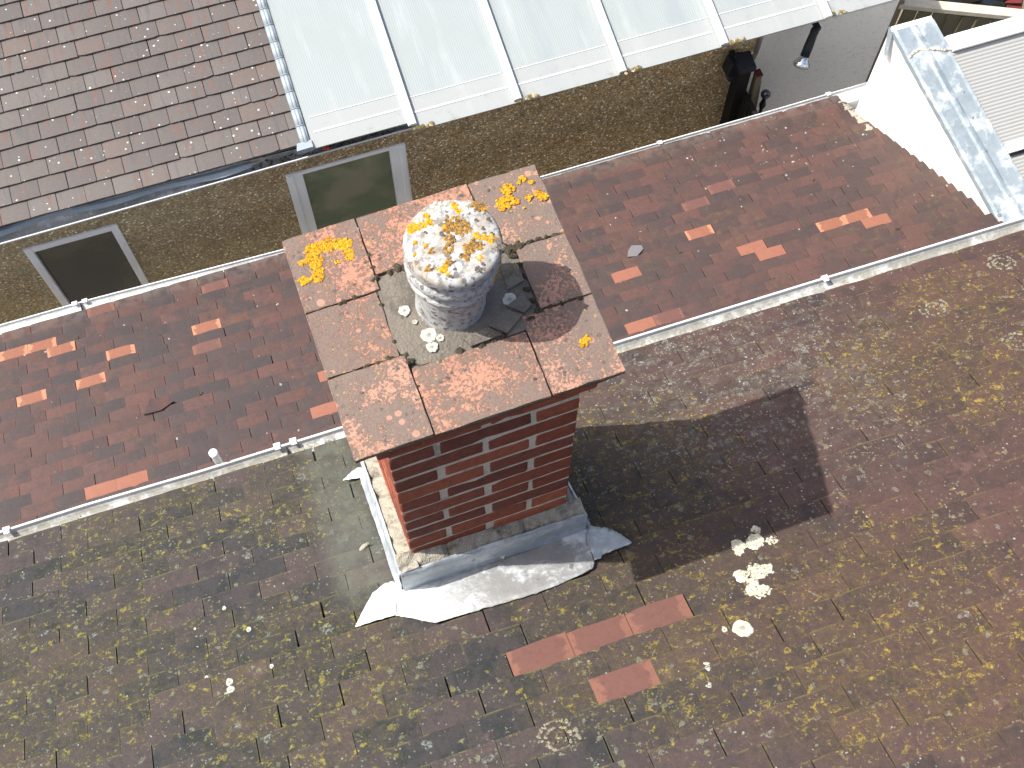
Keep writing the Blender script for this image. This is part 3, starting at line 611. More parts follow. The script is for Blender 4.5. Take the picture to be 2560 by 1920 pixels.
# ================================================================== CHIMNEY
ch = thing('chimney', 'square red brick chimney with a lichened terracotta tile top and one capped pot', 'chimney', (0, 0, -1.25))
def brick_into(dst, x0, x1, y0, y1, z0, z1, rng, bev=.0045):
    """one worn brick: arrises knocked off, faces slightly uneven, ends eaten back into a wider joint"""
    sx = rng.uniform(0, .004) + (.005 if rng.random() < .25 else 0); lx, ly = x1 - x0 > .15, y1 - y0 > .15
    if lx: x0 += sx if abs(x0) < .2 else 0; x1 -= rng.uniform(0, .004) if abs(x1) < .2 else 0
    if ly: y0 += sx if abs(y0) < .2 else 0
    bm = bmesh.new(); bmesh.ops.create_cube(bm, size=1.0)
    c8 = {}
    for v in bm.verts:
        v.co = Vector(((x0 + x1) / 2 + v.co.x * (x1 - x0), (y0 + y1) / 2 + v.co.y * (y1 - y0), (z0 + z1) / 2 + v.co.z * (z1 - z0))) + Vector((rng.uniform(-.0012, .0012), rng.uniform(-.0012, .0012), rng.uniform(-.003, .003)))
    bmesh.ops.bevel(bm, geom=list(bm.edges), offset=bev * rng.uniform(.7, 1.8), segments=2, affect='EDGES', profile=.55)
    long_ = [e_ for e_ in bm.edges if e_.calc_length() > .03]
    bmesh.ops.subdivide_edges(bm, edges=long_, cuts=5, use_grid_fill=True)
    chip = Vector((rng.uniform(x0, x1), rng.uniform(y0, y1), rng.choice((z0, z1)))); cr = rng.uniform(.012, .03) if rng.random() < .5 else 0
    for v in bm.verts:
        v.co += Vector((rng.uniform(-.0007, .0007), rng.uniform(-.0007, .0007), rng.uniform(-.0012, .0012)))
        if cr:
            q = Vector((chip.x if lx else v.co.x, chip.y if ly else v.co.y, chip.z)); d_ = (v.co - q).length
            if d_ < cr: v.co.z += ((z0 + z1) / 2 - v.co.z) * .35 * (1 - d_ / cr); v.co.x -= math.copysign(.002, v.co.x) * (1 - d_ / cr); v.co.y -= math.copysign(.002, v.co.y) * (1 - d_ / cr)
    bm.verts.ensure_lookup_table(); bm.verts.index_update()
    dst.mesh([v.co.copy() for v in bm.verts], [[v.index for v in f.verts] for f in bm.faces], (rng.random(), rng.random() if rng.random() < .7 else .95, rng.random()), True); bm.free()
rng = random.Random(21); bk = M()
for k in range(-1, 16):
    zc = -.2113 - .075 * k; z0_, z1_ = zc - .0325, zc + .0325; e = .22; j = .005
    if k % 2 == 0:
        for sx in (-1, 1):
            xa, xb = sorted((sx * e, sx * (e - .1025)))
            for ya, yb in ((-e, -j), (j, e)): brick_into(bk, xa, xb, ya, yb, z0_, z1_, rng)
        for sy in (-1, 1):
            ya, yb = sorted((sy * e, sy * (e - .1025))); brick_into(bk, -.1075, .1075, ya, yb, z0_, z1_, rng)
    else:
        for sy in (-1, 1):
            ya, yb = sorted((sy * e, sy * (e - .1025)))
            for xa, xb in ((-e, -j), (j, e)): brick_into(bk, xa, xb, ya, yb, z0_, z1_, rng)
        for sx in (-1, 1):
            xa, xb = sorted((sx * e, sx * (e - .1025))); brick_into(bk, xa, xb, -.1075, .1075, z0_, z1_, rng)
YS = lambda y: y if y < 0 else y * .80
bk.v = [(x, YS(y), z) for x, y, z in bk.v]; bk.build('brickwork', BRICK, ch)
m = M(); m.box((0, -.0218, -.78), .4352, .3916, 1.37); m.build('mortar_joints', MORT, ch)
cb = M(); zc = -.0540; e = .247
for sy in (-1, 1):
    ya, yb = sorted((sy * e, sy * (e - .1))); xs = [-e, -.142, .083, e]
    for xa, xb in zip(xs[:-1], xs[1:]): brick_into(cb, xa + .004, xb - .004, ya, yb, zc - .034, zc + .034, rng)
for sx in (-1, 1):
    xa, xb = sorted((sx * e, sx * (e - .1)))
    for ya, yb in ((-.141, .04), (.048, .141)): brick_into(cb, xa, xb, ya, yb, zc - .034, zc + .034, rng)
cb.v = [(x, y if y < 0 else y * .84, z) for x, y, z in cb.v]; cbo = cb.build('oversailing_course', BRICK, ch)
m = M(); m.box((0, -.019, -.0545), .47, .432, .064); m.build('bedding_mortar', MORT, cbo)
# eight clay tiles round the pot
XB = [-.287, -.1235, .133, .290]; YB = [-.2676, -.0765, .082, .2686]
XF = [-.287, -.1225, .131, .290]
labels = {(0, 2): 'left far corner terracotta tile with a big golden lichen hook', (1, 2): 'far middle terracotta tile partly behind the pot', (2, 2): 'right far corner terracotta tile with scattered golden lichen',
          (0, 1): 'left middle terracotta tile with pale orange dots', (2, 1): 'right middle terracotta tile lying in the pot shadow', (0, 0): 'left near corner terracotta tile with heavy grey crust',
          (1, 0): 'near middle terracotta tile, the most orange one', (2, 0): 'right near corner terracotta tile with one small golden lichen'}
rng = random.Random(33); ctile = {}
hole = {(0, 1): [(-.136, None)], (1, 0): None}
for (i, j), lb in labels.items():
    xs = XF if j == 0 else XB; x0, x1, y0, y1 = xs[i] + .0025, xs[i + 1] - .0025, YB[j] + .0025, YB[j + 1] - .0025
    if i == 0: x0 -= .0025
    if i == 2: x1 += .0025
    if (i, j) == (0, 1): x1 -= .008
    if (i, j) == (2, 1): x0 += .042
    if (i, j) == (1, 0): y1 -= .034
    if (i, j) == (1, 2): y0 += .038
    if (i, j) == (0, 0): x1 += .002
    bm = bmesh.new(); bmesh.ops.create_cube(bm, size=1.0); dz = rng.uniform(-.002, .0025); tx, ty = rng.uniform(-.012, .012), rng.uniform(-.012, .012)
    bmesh.ops.subdivide_edges(bm, edges=list(bm.edges), cuts=5, use_grid_fill=True)
    bmesh.ops.bevel(bm, geom=[e_ for e_ in bm.edges if len(e_.link_faces) == 2 and e_.calc_face_angle() > .8], offset=.007, segments=1, affect='EDGES')
    for v in bm.verts:
        cx, cy = v.co.x, v.co.y; v.co = Vector(((x0 + x1) / 2 + cx * (x1 - x0), (y0 + y1) / 2 + cy * (y1 - y0), -.0080 + v.co.z * .017 + dz + tx * cx * .2 + ty * cy * .2))
        onb = max(abs(cx), abs(cy)) > .46
        v.co += Vector((rng.uniform(-.0016, .0016) if onb else 0, rng.uniform(-.0016, .0016) if onb else 0, rng.uniform(-.0008, .0008)))
    bm.verts.index_update(); mm = M(); mm.mesh([v.co.copy() for v in bm.verts], [[v.index for v in f.verts] for f in bm.faces], (rng.random(), {(0, 0): .75, (0, 1): .85, (1, 0): .35, (2, 2): .8, (1, 2): .3, (2, 1): .7, (2, 0): .45, (0, 2): .5}[(i, j)], .5), False); bm.free()
    ctile[(i, j)] = tag(mm.build('cap_tile', CAP, ch), lb)
def flat(a, b_, h): return Vector((a, b_, h))
yl = {(0, 2): [(-.232, .222, .018), (-.214, .226, .014), (-.196, .224, .018), (-.175, .218, .014), (-.16, .212, .014), (-.160, .190, .010), (-.163, .178, .008), (-.236, .196, .02), (-.232, .172, .012), (-.240, .158, .015), (-.27, .156, .011), (-.262, .2, .006), (-.19, .176, .005)],
      (2, 2): [(.211, .225, .015), (.205, .207, .010), (.190, .192, .017), (.215, .19, .010), (.249, .188, .008), (.272, .190, .010), (.279, .18, .010), (.251, .239, .008), (.265, .226, .006), (.24, .232, .005), (.23, .17, .004)],
      (2, 0): [(.233, -.176, .008), (.243, -.170, .007), (.226, -.182, .005), (.238, -.186, .003)]}
for k, bl in yl.items():
    for j, b_ in enumerate(split(bl)): clump(b_, flat, 100 + k[0] * 7 + k[1] + 50 * j, .0036, .0015, 2.6, .0020).build('lichen_patch', YEL, ctile[k])
# flaunching
poly = [(-.130, .108), (-.096, .118), (-.051, .13), (.024, .127), (.13, .10), (.168, .078), (.176, .06), (.177, .01), (.174, -.055), (.168, -.078), (.132, -.107), (.068, -.112), (-.015, -.113), (-.099, -.112), (-.124, -.085), (-.138, -.043), (-.132, .012), (-.134, .06)]
rng = random.Random(4); fl = M(); V = [(.019, 0, .010)]; n = len(poly)
for f, z in ((.55, .006), (.8, .001), (1.0, -.004), (1.02, -.03)):
    for (x, y) in poly: V.append((.019 + (x - .019) * f + rng.uniform(-.002, .002), y * f + rng.uniform(-.002, .002), z + rng.uniform(-.0025, .0025)))
F = [(0, 1 + i, 1 + (i + 1) % n) for i in range(n)]
for k in range(3): F += [(1 + k * n + i, 1 + (k + 1) * n + i, 1 + (k + 1) * n + (i + 1) % n, 1 + k * n + (i + 1) % n) for i in range(n)]
F = [f[::-1] for f in F]
# orient up
fl.mesh([Vector(v) for v in V], [f[::-1] for f in F], sm=False); fl.box((0, 0, -.019), .5, .46, .016)
flo = fl.build('flaunching', FLAUN, ch)
# cracked slabs of mortar on the right of the pot
m = M()
for pl_ in ([(.06, -.075), (.105, -.05), (.135, -.075), (.09, -.104)], [(.11, -.045), (.15, -.03), (.162, -.06), (.14, -.072)], [(.0, -.085), (.055, -.078), (.08, -.105), (.01, -.108)], [(.125, -.01), (.165, .0), (.166, .04), (.13, .05)]):
    m.prism([(x, y, .001) for x, y in pl_], (.001, -.002, .006 + rng.uniform(0, .003)))
m.build('mortar_slab', FLAUN, flo)
for i, (x, y, r) in enumerate([(-.092, .016, .0125), (-.08, -.017, .0055), (-.062, -.055, .017), (-.064, -.082, .0125), (-.042, -.069, .0085), (.123, -.034, .0155)]):
    zz = .012 - .010 * min(1, math.hypot((x - .019) / .16, y / .12))
    tag(lobed(x, y, r, flat, 120 + i, .0022, 36, 8, z0=zz).build('lichen_patch', WHL, flo), None)
ms = [(.144, .089, .018), (.168, .085, .014), (.189, .082, .013), (.212, .084, .011), (.231, .085, .009), (.246, .084, .007), (.271, .083, .009), (.172, -.077, .010), (.197, -.077, .009), (.223, -.077, .008), (.244, -.077, .008), (.264, -.079, .008), (.171, .011, .009), (.168, -.02, .010), (.165, -.05, .010), (-.013, -.111, .012), (.036, -.11, .010), (-.119, -.096, .011), (-.124, -.080, .008), (-.155, -.074, .008), (-.18, -.076, .008), (-.205, -.0765, .007), (-.23, -.0765, .005), (-.209, .083, .010), (-.178, .084, .008), (-.128, .112, .010), (-.124, .14, .007), (-.1235, .173, .007), (-.123, .219, .005), (-.066, .120, .014), (-.089, .114, .010), (-.045, .128, .009), (-.122, -.155, .006), (-.123, -.18, .004), (.085, -.106, .010), (.06, -.111, .007), (.15, -.088, .01), (.172, .04, .009), (.165, .065, .009), (-.134, -.04, .006), (-.133, .05, .005)]
rng = random.Random(14); m = M()
for (x, y, r) in ms:
    for _ in range(5): flake(m, flat, x + rng.uniform(-r, r) * .6, y + rng.uniform(-r, r) * .35, r * rng.uniform(.4, .8), rng, r * .6, 8, z0=-.002)
tag(m.build('moss', MOSS, ch), kind='stuff')
# dark flakes laid on the tiles to stand for holes / pits, not lichen
for (x, y, tl) in ((.17, .236, (2, 2)), (-.231, -.13, (0, 0)), (-.154, -.224, (0, 0)), (.108, -.22, (1, 0)), (.268, -.098, (2, 0))):
    m = M(); flake(m, flat, x, y, .0045, rng, .0015, 8, z0=.0015); m.build('lichen_patch', DKL, ctile[tl])
# chimney pot
rng = random.Random(9); m = M(); PC = (.019, 0, 0)
prof = [(.078, -.006), (.073, .010), (.0735, .05), (.0755, .1), (.077, .128), (.079, .134), (.088, .138), (.0905, .145), (.0905, .152), (.087, .157), (.076, .160), (.076, .168), (.0905, .172), (.0945, .180), (.0945, .197), (.090, .203), (.080, .206), (.080, .213), (.0925, .217), (.0960, .224), (.0960, .241), (.094, .248), (.088, .2525), (.07, .2545), (.045, .2555), (.02, .256)]
lathe(m, prof, PC, 72, jit=.0009, rng=rng)
m.v = [(x - .013 * (1 - z / .25), y + .007 * (1 - z / .25), z) for x, y, z in m.v]
pot = m.build('pot', POT, ch)
def ptop(a, b_, h): rr = math.hypot(a - .019, b_); return Vector((a, b_, .2562 - .0035 * (rr / .088) ** 2 + h))
sets = [(ORA, 'thick orange lichen on the left rim of the pot top', [(-.043, .052, .013), (-.01, .053, .008), (-.025, .05, .008), (-.012, .066, .007)]), (ORA, 'orange lichen near the front of the pot top', [(-.019, -.051, .011), (-.014, -.062, .006), (-.008, -.046, .006)]),
        (ORA, 'orange lichen on the right of the pot top', [(.088, -.022, .011), (.066, -.007, .008), (.076, -.014, .006), (.053, -.055, .007), (.096, .046, .005)]), (ORA, 'pale orange lichen at the back of the pot top', [(.048, .067, .008), (.052, .055, .006), (.044, .078, .006), (-.052, .02, .006), (-.035, .006, .006), (.01, .03, .007), (-.06, -.005, .004)]),
        (BRL, 'brown crust across the middle of the pot top', [(.031, .034, .018), (.045, .018, .018), (.015, .002, .011), (.042, -.029, .013), (.005, -.016, .011), (.064, -.031, .009), (-.026, -.011, .007), (.03, -.042, .011), (.093, .052, .012), (.085, .06, .008), (-.043, -.044, .008), (-.001, -.044, .010), (.02, .025, .012), (.055, -.02, .01)]),
        (WHL, 'white crust at the back of the pot top', [(.017, .082, .013), (.063, .061, .011), (.037, .079, .008), (.002, .078, .008), (.075, .07, .006)]), (DKL, 'dark lichen dots round the pot top', [(.084, .004, .005), (.077, .027, .004), (.1, -.043, .008), (.044, -.076, .007), (.004, -.061, .004), (-.009, -.072, .004), (.057, -.067, .004), (-.024, .034, .004), (.005, .019, .006), (.1, .02, .005), (.095, -.01, .004), (.07, .045, .004)])]
for i, (mt, lb, bl) in [(i, (a_, b_ if j == 0 else None, c_)) for i, (a_, b_, d_) in enumerate(sets) for j, c_ in enumerate(sorted(split(d_), key=len, reverse=True))]: tag(clump(bl, ptop, 150 + i, .0036, .0014 if mt in (ORA, BRL) else .0010, 2.3).build('lichen_patch', mt, pot), lb)
def pside(rad_):
    def f(a, b_, h):
        t = a / rad_; rr = (.0895 if b_ < .162 else .0938 if b_ < .205 else .0952) + h; k_ = 1 - b_ / .25
        return Vector((.019 - .013 * k_ + rr * math.cos(t), .007 * k_ + rr * math.sin(t), b_))
    return f
A0 = lambda deg: RAD(deg) * .097
tag(clump([(A0(-47), .183, .007), (A0(-38), .187, .008), (A0(-30), .192, .007), (A0(-52), .179, .006), (A0(-22), .190, .006)], pside(.097), 171, .0036, .0016, 2.2).build('lichen_patch', ORA, pot), 'orange lichen on the right side bands of the pot')
# mortar plinth and lead flashing
roofz = lambda y: -1.226 - .5966 * y
m = M()
pf = [(-.262, -.885, 'L')]; seg = 14; rng = random.Random(6)
def ring_strip(i0):
    pass
def ledge(p0, p1, inn, drop0, drop1, n, seed, cracks=()):
    """strip of weathered mortar from the lead edge in to the brick face; p0..p1 outer line, inn = vector to the brick"""
    rg = random.Random(seed); p0, p1, inn = Vector(p0), Vector(p1), Vector(inn); row = []
    for i in range(n + 1):
        p = p0.lerp(p1, i / n); dz = [rg.uniform(-.0035, .0035) for _ in range(4)]
        if i in cracks: dz = [d_ - .012 for d_ in dz]
        q = [p + inn * f + Vector((0, 0, h + d_)) for f, h, d_ in zip((0, .3, .65, 1.0), (-.004, .004, .008, .013), dz)]
        row.append([Vector((p.x, p.y, p.z - (drop0 + (drop1 - drop0) * i / n)))] + q)
    for a_, b_ in zip(row[:-1], row[1:]):
        for k in range(4):
            f_ = [a_[k], b_[k], b_[k + 1], a_[k + 1]]
            nn = (f_[1] - f_[0]).cross(f_[2] - f_[0]); out_ = Vector((0, 0, 1)) if k else -inn
            m.face(f_ if nn.dot(out_) > 0 else f_[::-1], sm=False)
ledge((-.264, -.258, -.885), (.264, -.258, -.940), (0, .046, 0), .2, .16, 34, 1, (9, 23))
ledge((-.260, -.262, -.885), (-.260, .195, -1.159), (.048, 0, 0), .25, .25, 30, 2, (8, 19, 24))
ledge((.260, -.262, -.940), (.260, .195, -1.214), (-.048, 0, 0), .25, .25, 30, 3, (12,))
m.box((0, .192, -1.36), .52, .03, .3)
m.build('mortar_fillet', FILLET, ch)
def lead_sheet(name, pts3, th, mat, parent, wob=.0025, seed=1, lb=None, cuts=6):
    bm = bmesh.new(); vs = [bm.verts.new(p) for p in pts3]; f = bm.faces.new(vs); bm.normal_update()
    bmesh.ops.triangulate(bm, faces=[f]); bmesh.ops.subdivide_edges(bm, edges=list(bm.edges), cuts=cuts, use_grid_fill=True)
    rng = random.Random(seed); nrm = Vector((0, 0, 0)); bm.normal_update()
    for v in bm.verts: nrm += v.normal
    nrm.normalize()
    if nrm.z < -.2: nrm = -nrm; bmesh.ops.reverse_faces(bm, faces=list(bm.faces))
    for v in bm.verts: v.co += nrm * rng.uniform(-wob, wob) + Vector((rng.uniform(-1, 1), rng.uniform(-1, 1), 0)) * (.0012 if v.is_boundary else 0)
    bm.verts.index_update(); m = M(); m.mesh([v.co.copy() for v in bm.verts], [[v.index for v in fc.verts] for fc in bm.faces], sm=True); bm.free()
    o = m.build(name, mat, parent); sd = o.modifiers.new('thickness', 'SOLIDIFY'); sd.thickness = th; sd.offset = 1
    if lb: o['label'] = lb
    return o
fla = M()
# upstand band round the plinth: front, left, right
def band(p0, p1, top0, top1, bot0, bot1, out, n=16, seed=2):
    rng = random.Random(seed); V = []; p0, p1, out = Vector(p0), Vector(p1), Vector(out)
    for i in range(n + 1):
        f = i / n; p = p0.lerp(p1, f); tz = top0 + (top1 - top0) * f + rng.uniform(-.0025, .0025); bz = bot0 + (bot1 - bot0) * f
        for (o_, z) in ((-.004, tz + .003), (.003, tz), (.006, tz * .7 + bz * .3), (.005, tz * .4 + bz * .6), (.008, bz + .012), (.020, bz - .002)):
            q = p + out * (o_ + rng.uniform(-.0014, .0014)); V.append(Vector((q.x, q.y, z)))
    F = [(i * 6 + k, (i + 1) * 6 + k, (i + 1) * 6 + k + 1, i * 6 + k + 1) for i in range(n) for k in range(5)]
    nn = (V[6] - V[0]).cross(V[1] - V[0])
    if nn.dot(out) < 0 and True: F = [f[::-1] for f in F]
    fla.mesh(V, F, sm=True)
band((-.266, -.262, 0), (.266, -.262, 0), -.884, -.938, -1.030, -1.048, (0, -1, 0))
band((-.264, -.264, 0), (-.264, .205, 0), -.884, -1.162, roofz(-.264) + .03, roofz(.205) + .024, (-1, 0, 0), 14, 5)
band((.264, -.264, 0), (.264, .205, 0), -.938, -1.217, roofz(-.264) + .03, roofz(.205) + .024, (1, 0, 0), 14, 7)
for sx in (-1, 1):   # folded corner
    V = [Vector((sx * .266, -.262, z)) for z in (-.884 if sx < 0 else -.938, -1.03)] ; lathe(fla, [(.010, -1.045), (.009, -1.0), (.008, -.90 if sx < 0 else -.95)], (sx * .2605, -.2585, 0), 12, cap=True)
flash = fla.build('lead_flashing', LEAD, ch)
LA = .027
def onA(l, h=LA): return [FA.P(x, y, h) for x, y in l]
ap = [(-.285, -.236), (-.30, -.300), (-.312, -.345), (-.27, -.372), (-.219, -.410), (-.16, -.414), (-.092, -.418), (-.02, -.424), (.074, -.428), (.15, -.424), (.212, -.417), (.232, -.410), (.243, -.395), (.255, -.33), (.266, -.262)]
top = [(.266, -.262, -1.046), (-.266, -.262, -1.028)]
pts = [FA.P(x, y, LA if i not in (0,) else LA) for i, (x, y) in enumerate(ap)]
o = lead_sheet('lead_apron', pts[:-1] + [Vector((.268, -.266, -1.048)), Vector((.12, -.268, -1.043)), Vector((-.05, -.268, -1.037)), Vector((-.2, -.268, -1.03)), Vector((-.272, -.266, -1.028))], .003, LEADW, flash, .0012, 3, 'white streaked lead sheet on the near side of the stack', 7)
for i, (l, lb, mt) in enumerate([([(-.283, -.236), (-.315, -.236), (-.352, -.253), (-.392, -.30), (-.421, -.338), (-.36, -.343), (-.306, -.347), (-.295, -.29)], 'sunlit lead tongue at the near left corner', LEADW),
        ([(-.266, .215), (-.282, .222), (-.31, .208), (-.336, .189), (-.30, .182), (-.262, .172)], 'small lead tongue at the far left corner', LEADW),
        ([(.268, -.268), (.304, -.298), (.322, -.308), (.339, -.332), (.352, -.355), (.362, -.381), (.304, -.385), (.275, -.385), (.262, -.395), (.246, -.392), (.252, -.33)], 'folded lead tongue in shade at the near right corner', LEAD),
        ([(-.255, .18), (-.268, .175), (-.269, .06), (-.270, -.06), (-.276, -.18), (-.282, -.24), (-.262, -.245)], 'narrow lead strip along the left side', LEAD)]):
    lead_sheet('lead_soaker', onA(l, LA + .002 + .0012 * i), .0025, mt, flash, .001, 30 + i, lb, 4)
# mortar crumbs left lying on the lead
for i, (x, y, w_, d_, rz, lb) in enumerate([(.026, -.292, .028, .006, .9, 'pale L shaped mortar crumb lying on the lead sheet'), (.075, -.284, .03, .006, .30, 'thin straight mortar sliver lying on the lead sheet')]):
    m = M(); q = FA.P(x, y, LA + .020); ax = (Vector((math.cos(rz), math.sin(rz), 0)), Vector((-math.sin(rz), math.cos(rz), 0)), Vector((0, 0, 1)))
    m.prism([q - ax[0] * w_ / 2, q + ax[0] * w_ * .5 - ax[1] * .001, q + ax[0] * w_ * .45 + ax[1] * d_, q - ax[0] * w_ * .48 + ax[1] * d_ * 1.1], (0, 0, .006))
    if i == 0:
        q2 = q - ax[0] * .010; m.prism([q2 - ax[0] * .004, q2 + ax[0] * .002, q2 + ax[0] * .004 + ax[1] * .020, q2 - ax[0] * .002 + ax[1] * .021], (0, 0, .005))
    tag(m.build('mortar_crumb', CRM if i == 0 else FILLET), lb, 'mortar crumb')
m = M(); rng = random.Random(3); bm = bmesh.new(); bmesh.ops.create_icosphere(bm, subdivisions=2, radius=1.0)
q = FA.P(-.335, -.083, .026)
for v in bm.verts: k = 1 + rng.uniform(-.18, .18); v.co = q + Vector((v.co.x * .016 * k, v.co.y * .008 * k + v.co.x * .005, v.co.z * .008 * k))
bm.verts.index_update(); m.mesh([v.co.copy() for v in bm.verts], [[v.index for v in f.verts] for f in bm.faces], sm=True); bm.free()
tag(m.build('stone', FILLET), 'small tan stone resting on the tiles left of the chimney', 'stone')

# ================================================================== REAR EXTENSION (lower red roof)
ext = thing('rear_extension', 'low rear extension with a red and brown plain tile roof between the two gutters', 'building', (.6, 2.0, -6.4))
FB = Frame(-3.218 - .015, RAD(18.96), RAD(-1.38)); FB.DIR = 1; FB.cam = 1
rB = []; k = -6; hgt = .0757
NB = 15
for k in range(-9, NB):
    bb = 1.674 + hgt * k - .0241 * 1.9 + hgt; par = 0 if k % 2 else .0818
    rB.append((bb, hgt / math.cos(FB.phi), -1.918 - .06 + par))
B2 = lambda x, y: (x * math.cos(FB.h.x) * 1.0 + 0, Vector((x, y, 0)).dot(FB.h))
sB = [  # left edge x, tail y, look
    (-1.917, 2.265, 'orange', 'bright orange tile with pale ends, lowest at the left of the red roof'), (-1.575, 2.262, 'orange', 'orange tile with pale ends, near the centre of the left group'), (-1.40, 2.415, 'orange', 'orange tile whose lower left corner is palest, right of the left group'),
    (-1.72, 2.585, 'orange', 'orange tile with a pale right end, tucked below a pair'), (-1.985, 2.665, 'orange', 'left tile of an orange pair near the far gutter'), (-1.82, 2.66, 'orange', 'right tile of an orange pair near the far gutter'),
    (-.892, 2.395, 'orange', 'orange tile with blotched ends, on its own left of the chimney'), (-.905, 2.25, 'dull', 'dull orange tile with a pale right corner, below the blotched one'),
    (1.93, 1.96, 'orange', 'mottled orange tile alone in the middle of the right half'), (1.41, 1.82, 'plain', 'plain orange tile, left one of the right half'), (2.137, 1.742, 'plain', 'plain orange tile, upper of a staggered pair'), (2.215, 1.665, 'plain', 'plain orange tile, lower of a staggered pair'),
    (2.56, 1.72, 'orange', 'veined orange tile, left of three near the white upstand'), (2.724, 1.72, 'orange', 'veined orange tile, middle of three near the white upstand'), (2.82, 1.64, 'plain', 'plain orange tile, right of three near the white upstand'),
    (-1.62, 1.505, 'plain', 'fresh orange tile at the gutter, left of a pair'), (-1.456, 1.503, 'plain', 'fresh orange tile at the gutter, right of a pair'), (-.41, 1.56, 'plain', 'fresh orange tile at the gutter beside the chimney top'), (-.33, 1.79, 'plain', 'fresh orange tile peeping out left of the chimney top'),
    (1.30, 1.46, 'plain', 'red orange tile at the gutter right of the chimney, left of a pair'), (1.47, 1.457, 'dull', 'red orange tile at the gutter right of the chimney, right of a pair'),
    (-1.47, 2.79, 'dull', 'orange brown tile at the far gutter beside the clips'), (-.80, 2.735, 'dull', 'pale salmon tile at the far gutter'), (2.02, 2.19, 'dull', 'dull pink tile, lower of two on the right half'), (2.21, 2.255, 'dull', 'dull pink tile, upper of two on the right half')]
spB = [(Vector((x, y, 0)).dot(FB.ex), Vector((x, y, 0)).dot(FB.h)) for x, y, *_ in sB]
spB = [(a, min(rB, key=lambda r: abs(r[0] - b_))[0]) for a, b_ in spB]
EDGE0, EDGE1 = (3.34, 2.525), (3.565, 1.36)
def edgeB(b_): return 3.34 + (2.52 + .08 - b_) * .19 - .045
fB, oB = lay(FB, rB, -3.2, 4.4, .1636, .011, 22, spB, edge_a=edgeB, big=.9)
under(fB, FB, rB[-1][0], rB[-1][1], -3.2, 3.2, .1636, .011, 6, rB[-1][2] + .08); felt(fB, FB, -3.2, 3.27, 1.0, rB[-1][0] - .008); roofB = fB.build('roof', [TM_B, FELT], ext)
for i, mm in sorted(oB.items()): tag(mm.build('roof_tile', {'orange': NEW_B, 'plain': NEW_B2, 'dull': DULL_B}[sB[i][2]], roofB), sB[i][3])
m = M(); c0, c1, c2, c3 = FB.P(-3.2, .55, -.07), FB.P(4.4, .55, -.07), FB.P(4.4, 2.60, -.07), FB.P(-3.2, 2.72, -.07)
m.face([c0, c1, c2, c3]); m.face([c3, c2, down(c2), down(c3)]); m.face([c0, c3, down(c3), down(c0)]); m.face([c1, down(c1), down(c2), c2]); m.build('wall', plain('extension_wall', (.82, .81, .78), .85, .15, var=.05), ext)
m = M(); c0, c1 = FB.P(-3.2, 2.80, -.03), FB.P(3.5, 2.64, -.03); m.prism([c0, c1, c1 + Vector((0, 0, -.14)), c0 + Vector((0, 0, -.14))], (0, .016, 0)); m.build('fascia', WHITED, ext)
lipB = [(-3.2, 2.925), (-1.965, 2.889), (-1.425, 2.876), (-.299, 2.817), (.5, 2.794), (1.372, 2.773), (2.274, 2.755), (2.9, 2.74), (3.372, 2.733), (3.62, 2.73)]
gutB = half_round('gutter', [(x, y - .05, -4.19) for x, y in lipB], .05, GUTB, ext, seed=4, dep=.6)
cbn = clip(.052, .032).build('gutter_clip', WHITE, gutB); cbn.location = Vector((-1.53, 2.832, -4.188)); cbn.rotation_euler.z = PSI; cbn['label'] = 'left white clip of the pair on the far gutter'
for x, y, lb in ((-1.471, 2.829, 'right white clip of the pair on the far gutter'), (2.137, 2.708, 'small white clip right of the middle of the far gutter'), (3.289, 2.685, 'white clip beside the white upstand')):
    c = copy_part(cbn, gutB, (x, y, -4.188)); c['label'] = lb
m = M(); m.box((-1.50, 2.831, -4.205), .004, .092, .03); m.build('gutter_seam', BLACK, gutB)
# loose pieces lying on the red roof
def loose(name, x, y, poly, th, mat, lb, cat, rz=0, h=.022, tilt=0.0):
    m = M(); base = FB.P(x, y, h); ca_, sa = math.cos(rz), math.sin(rz)
    pts = [base + FB.ex * (px * ca_ - py * sa) - FB.ed * (px * sa + py * ca_) + FB.n * (tilt * (px * sa + py * ca_)) for px, py in poly]
    m.prism(pts, FB.n * th); return tag(m.build(name, mat, None, .001), lb, cat)
loose('broken_tile', -1.175, 1.905, [(-.075, .05), (-.045, -.052), (.0, -.055), (.088, .0), (.02, .045)], .010, TM_B, 'broken piece of brown tile lying loose on the red roof left of the chimney', 'tile fragment', .1)
loose('slate_fragment', 1.60, 1.94, [(-.055, .03), (-.005, .052), (.055, .02), (.062, -.012), (.012, -.042), (-.03, -.01)], .003, STEEL, 'pale grey slate fragment lying loose on the red roof right of the chimney', 'slate fragment', -.15)
rng = random.Random(12); m = M()
for (x, y) in [(2.81, 2.05), (2.32, 2.02), (1.83, 1.83), (2.7, 1.72), (3.02, 1.50), (2.9, 1.93), (2.5, 2.38), (-.72, 2.1), (-1.1, 2.42), (-.95, 1.9), (2.2, 1.43), (3.23, 1.48), (3.1, 1.85), (-1.55, 2.6), (.9, 2.3), (2.55, 2.22), (1.2, 2.62)]:
    fr = lambda a, b_, h: FB.P(a, b_, h + .016)
    for _ in range(3): flake(m, fr, x + rng.uniform(-.012, .012), y + rng.uniform(-.006, .006), rng.uniform(.004, .011), rng, .005, 7)
tag(m.build('moss_tuft', MOSS, roofB), kind='stuff')

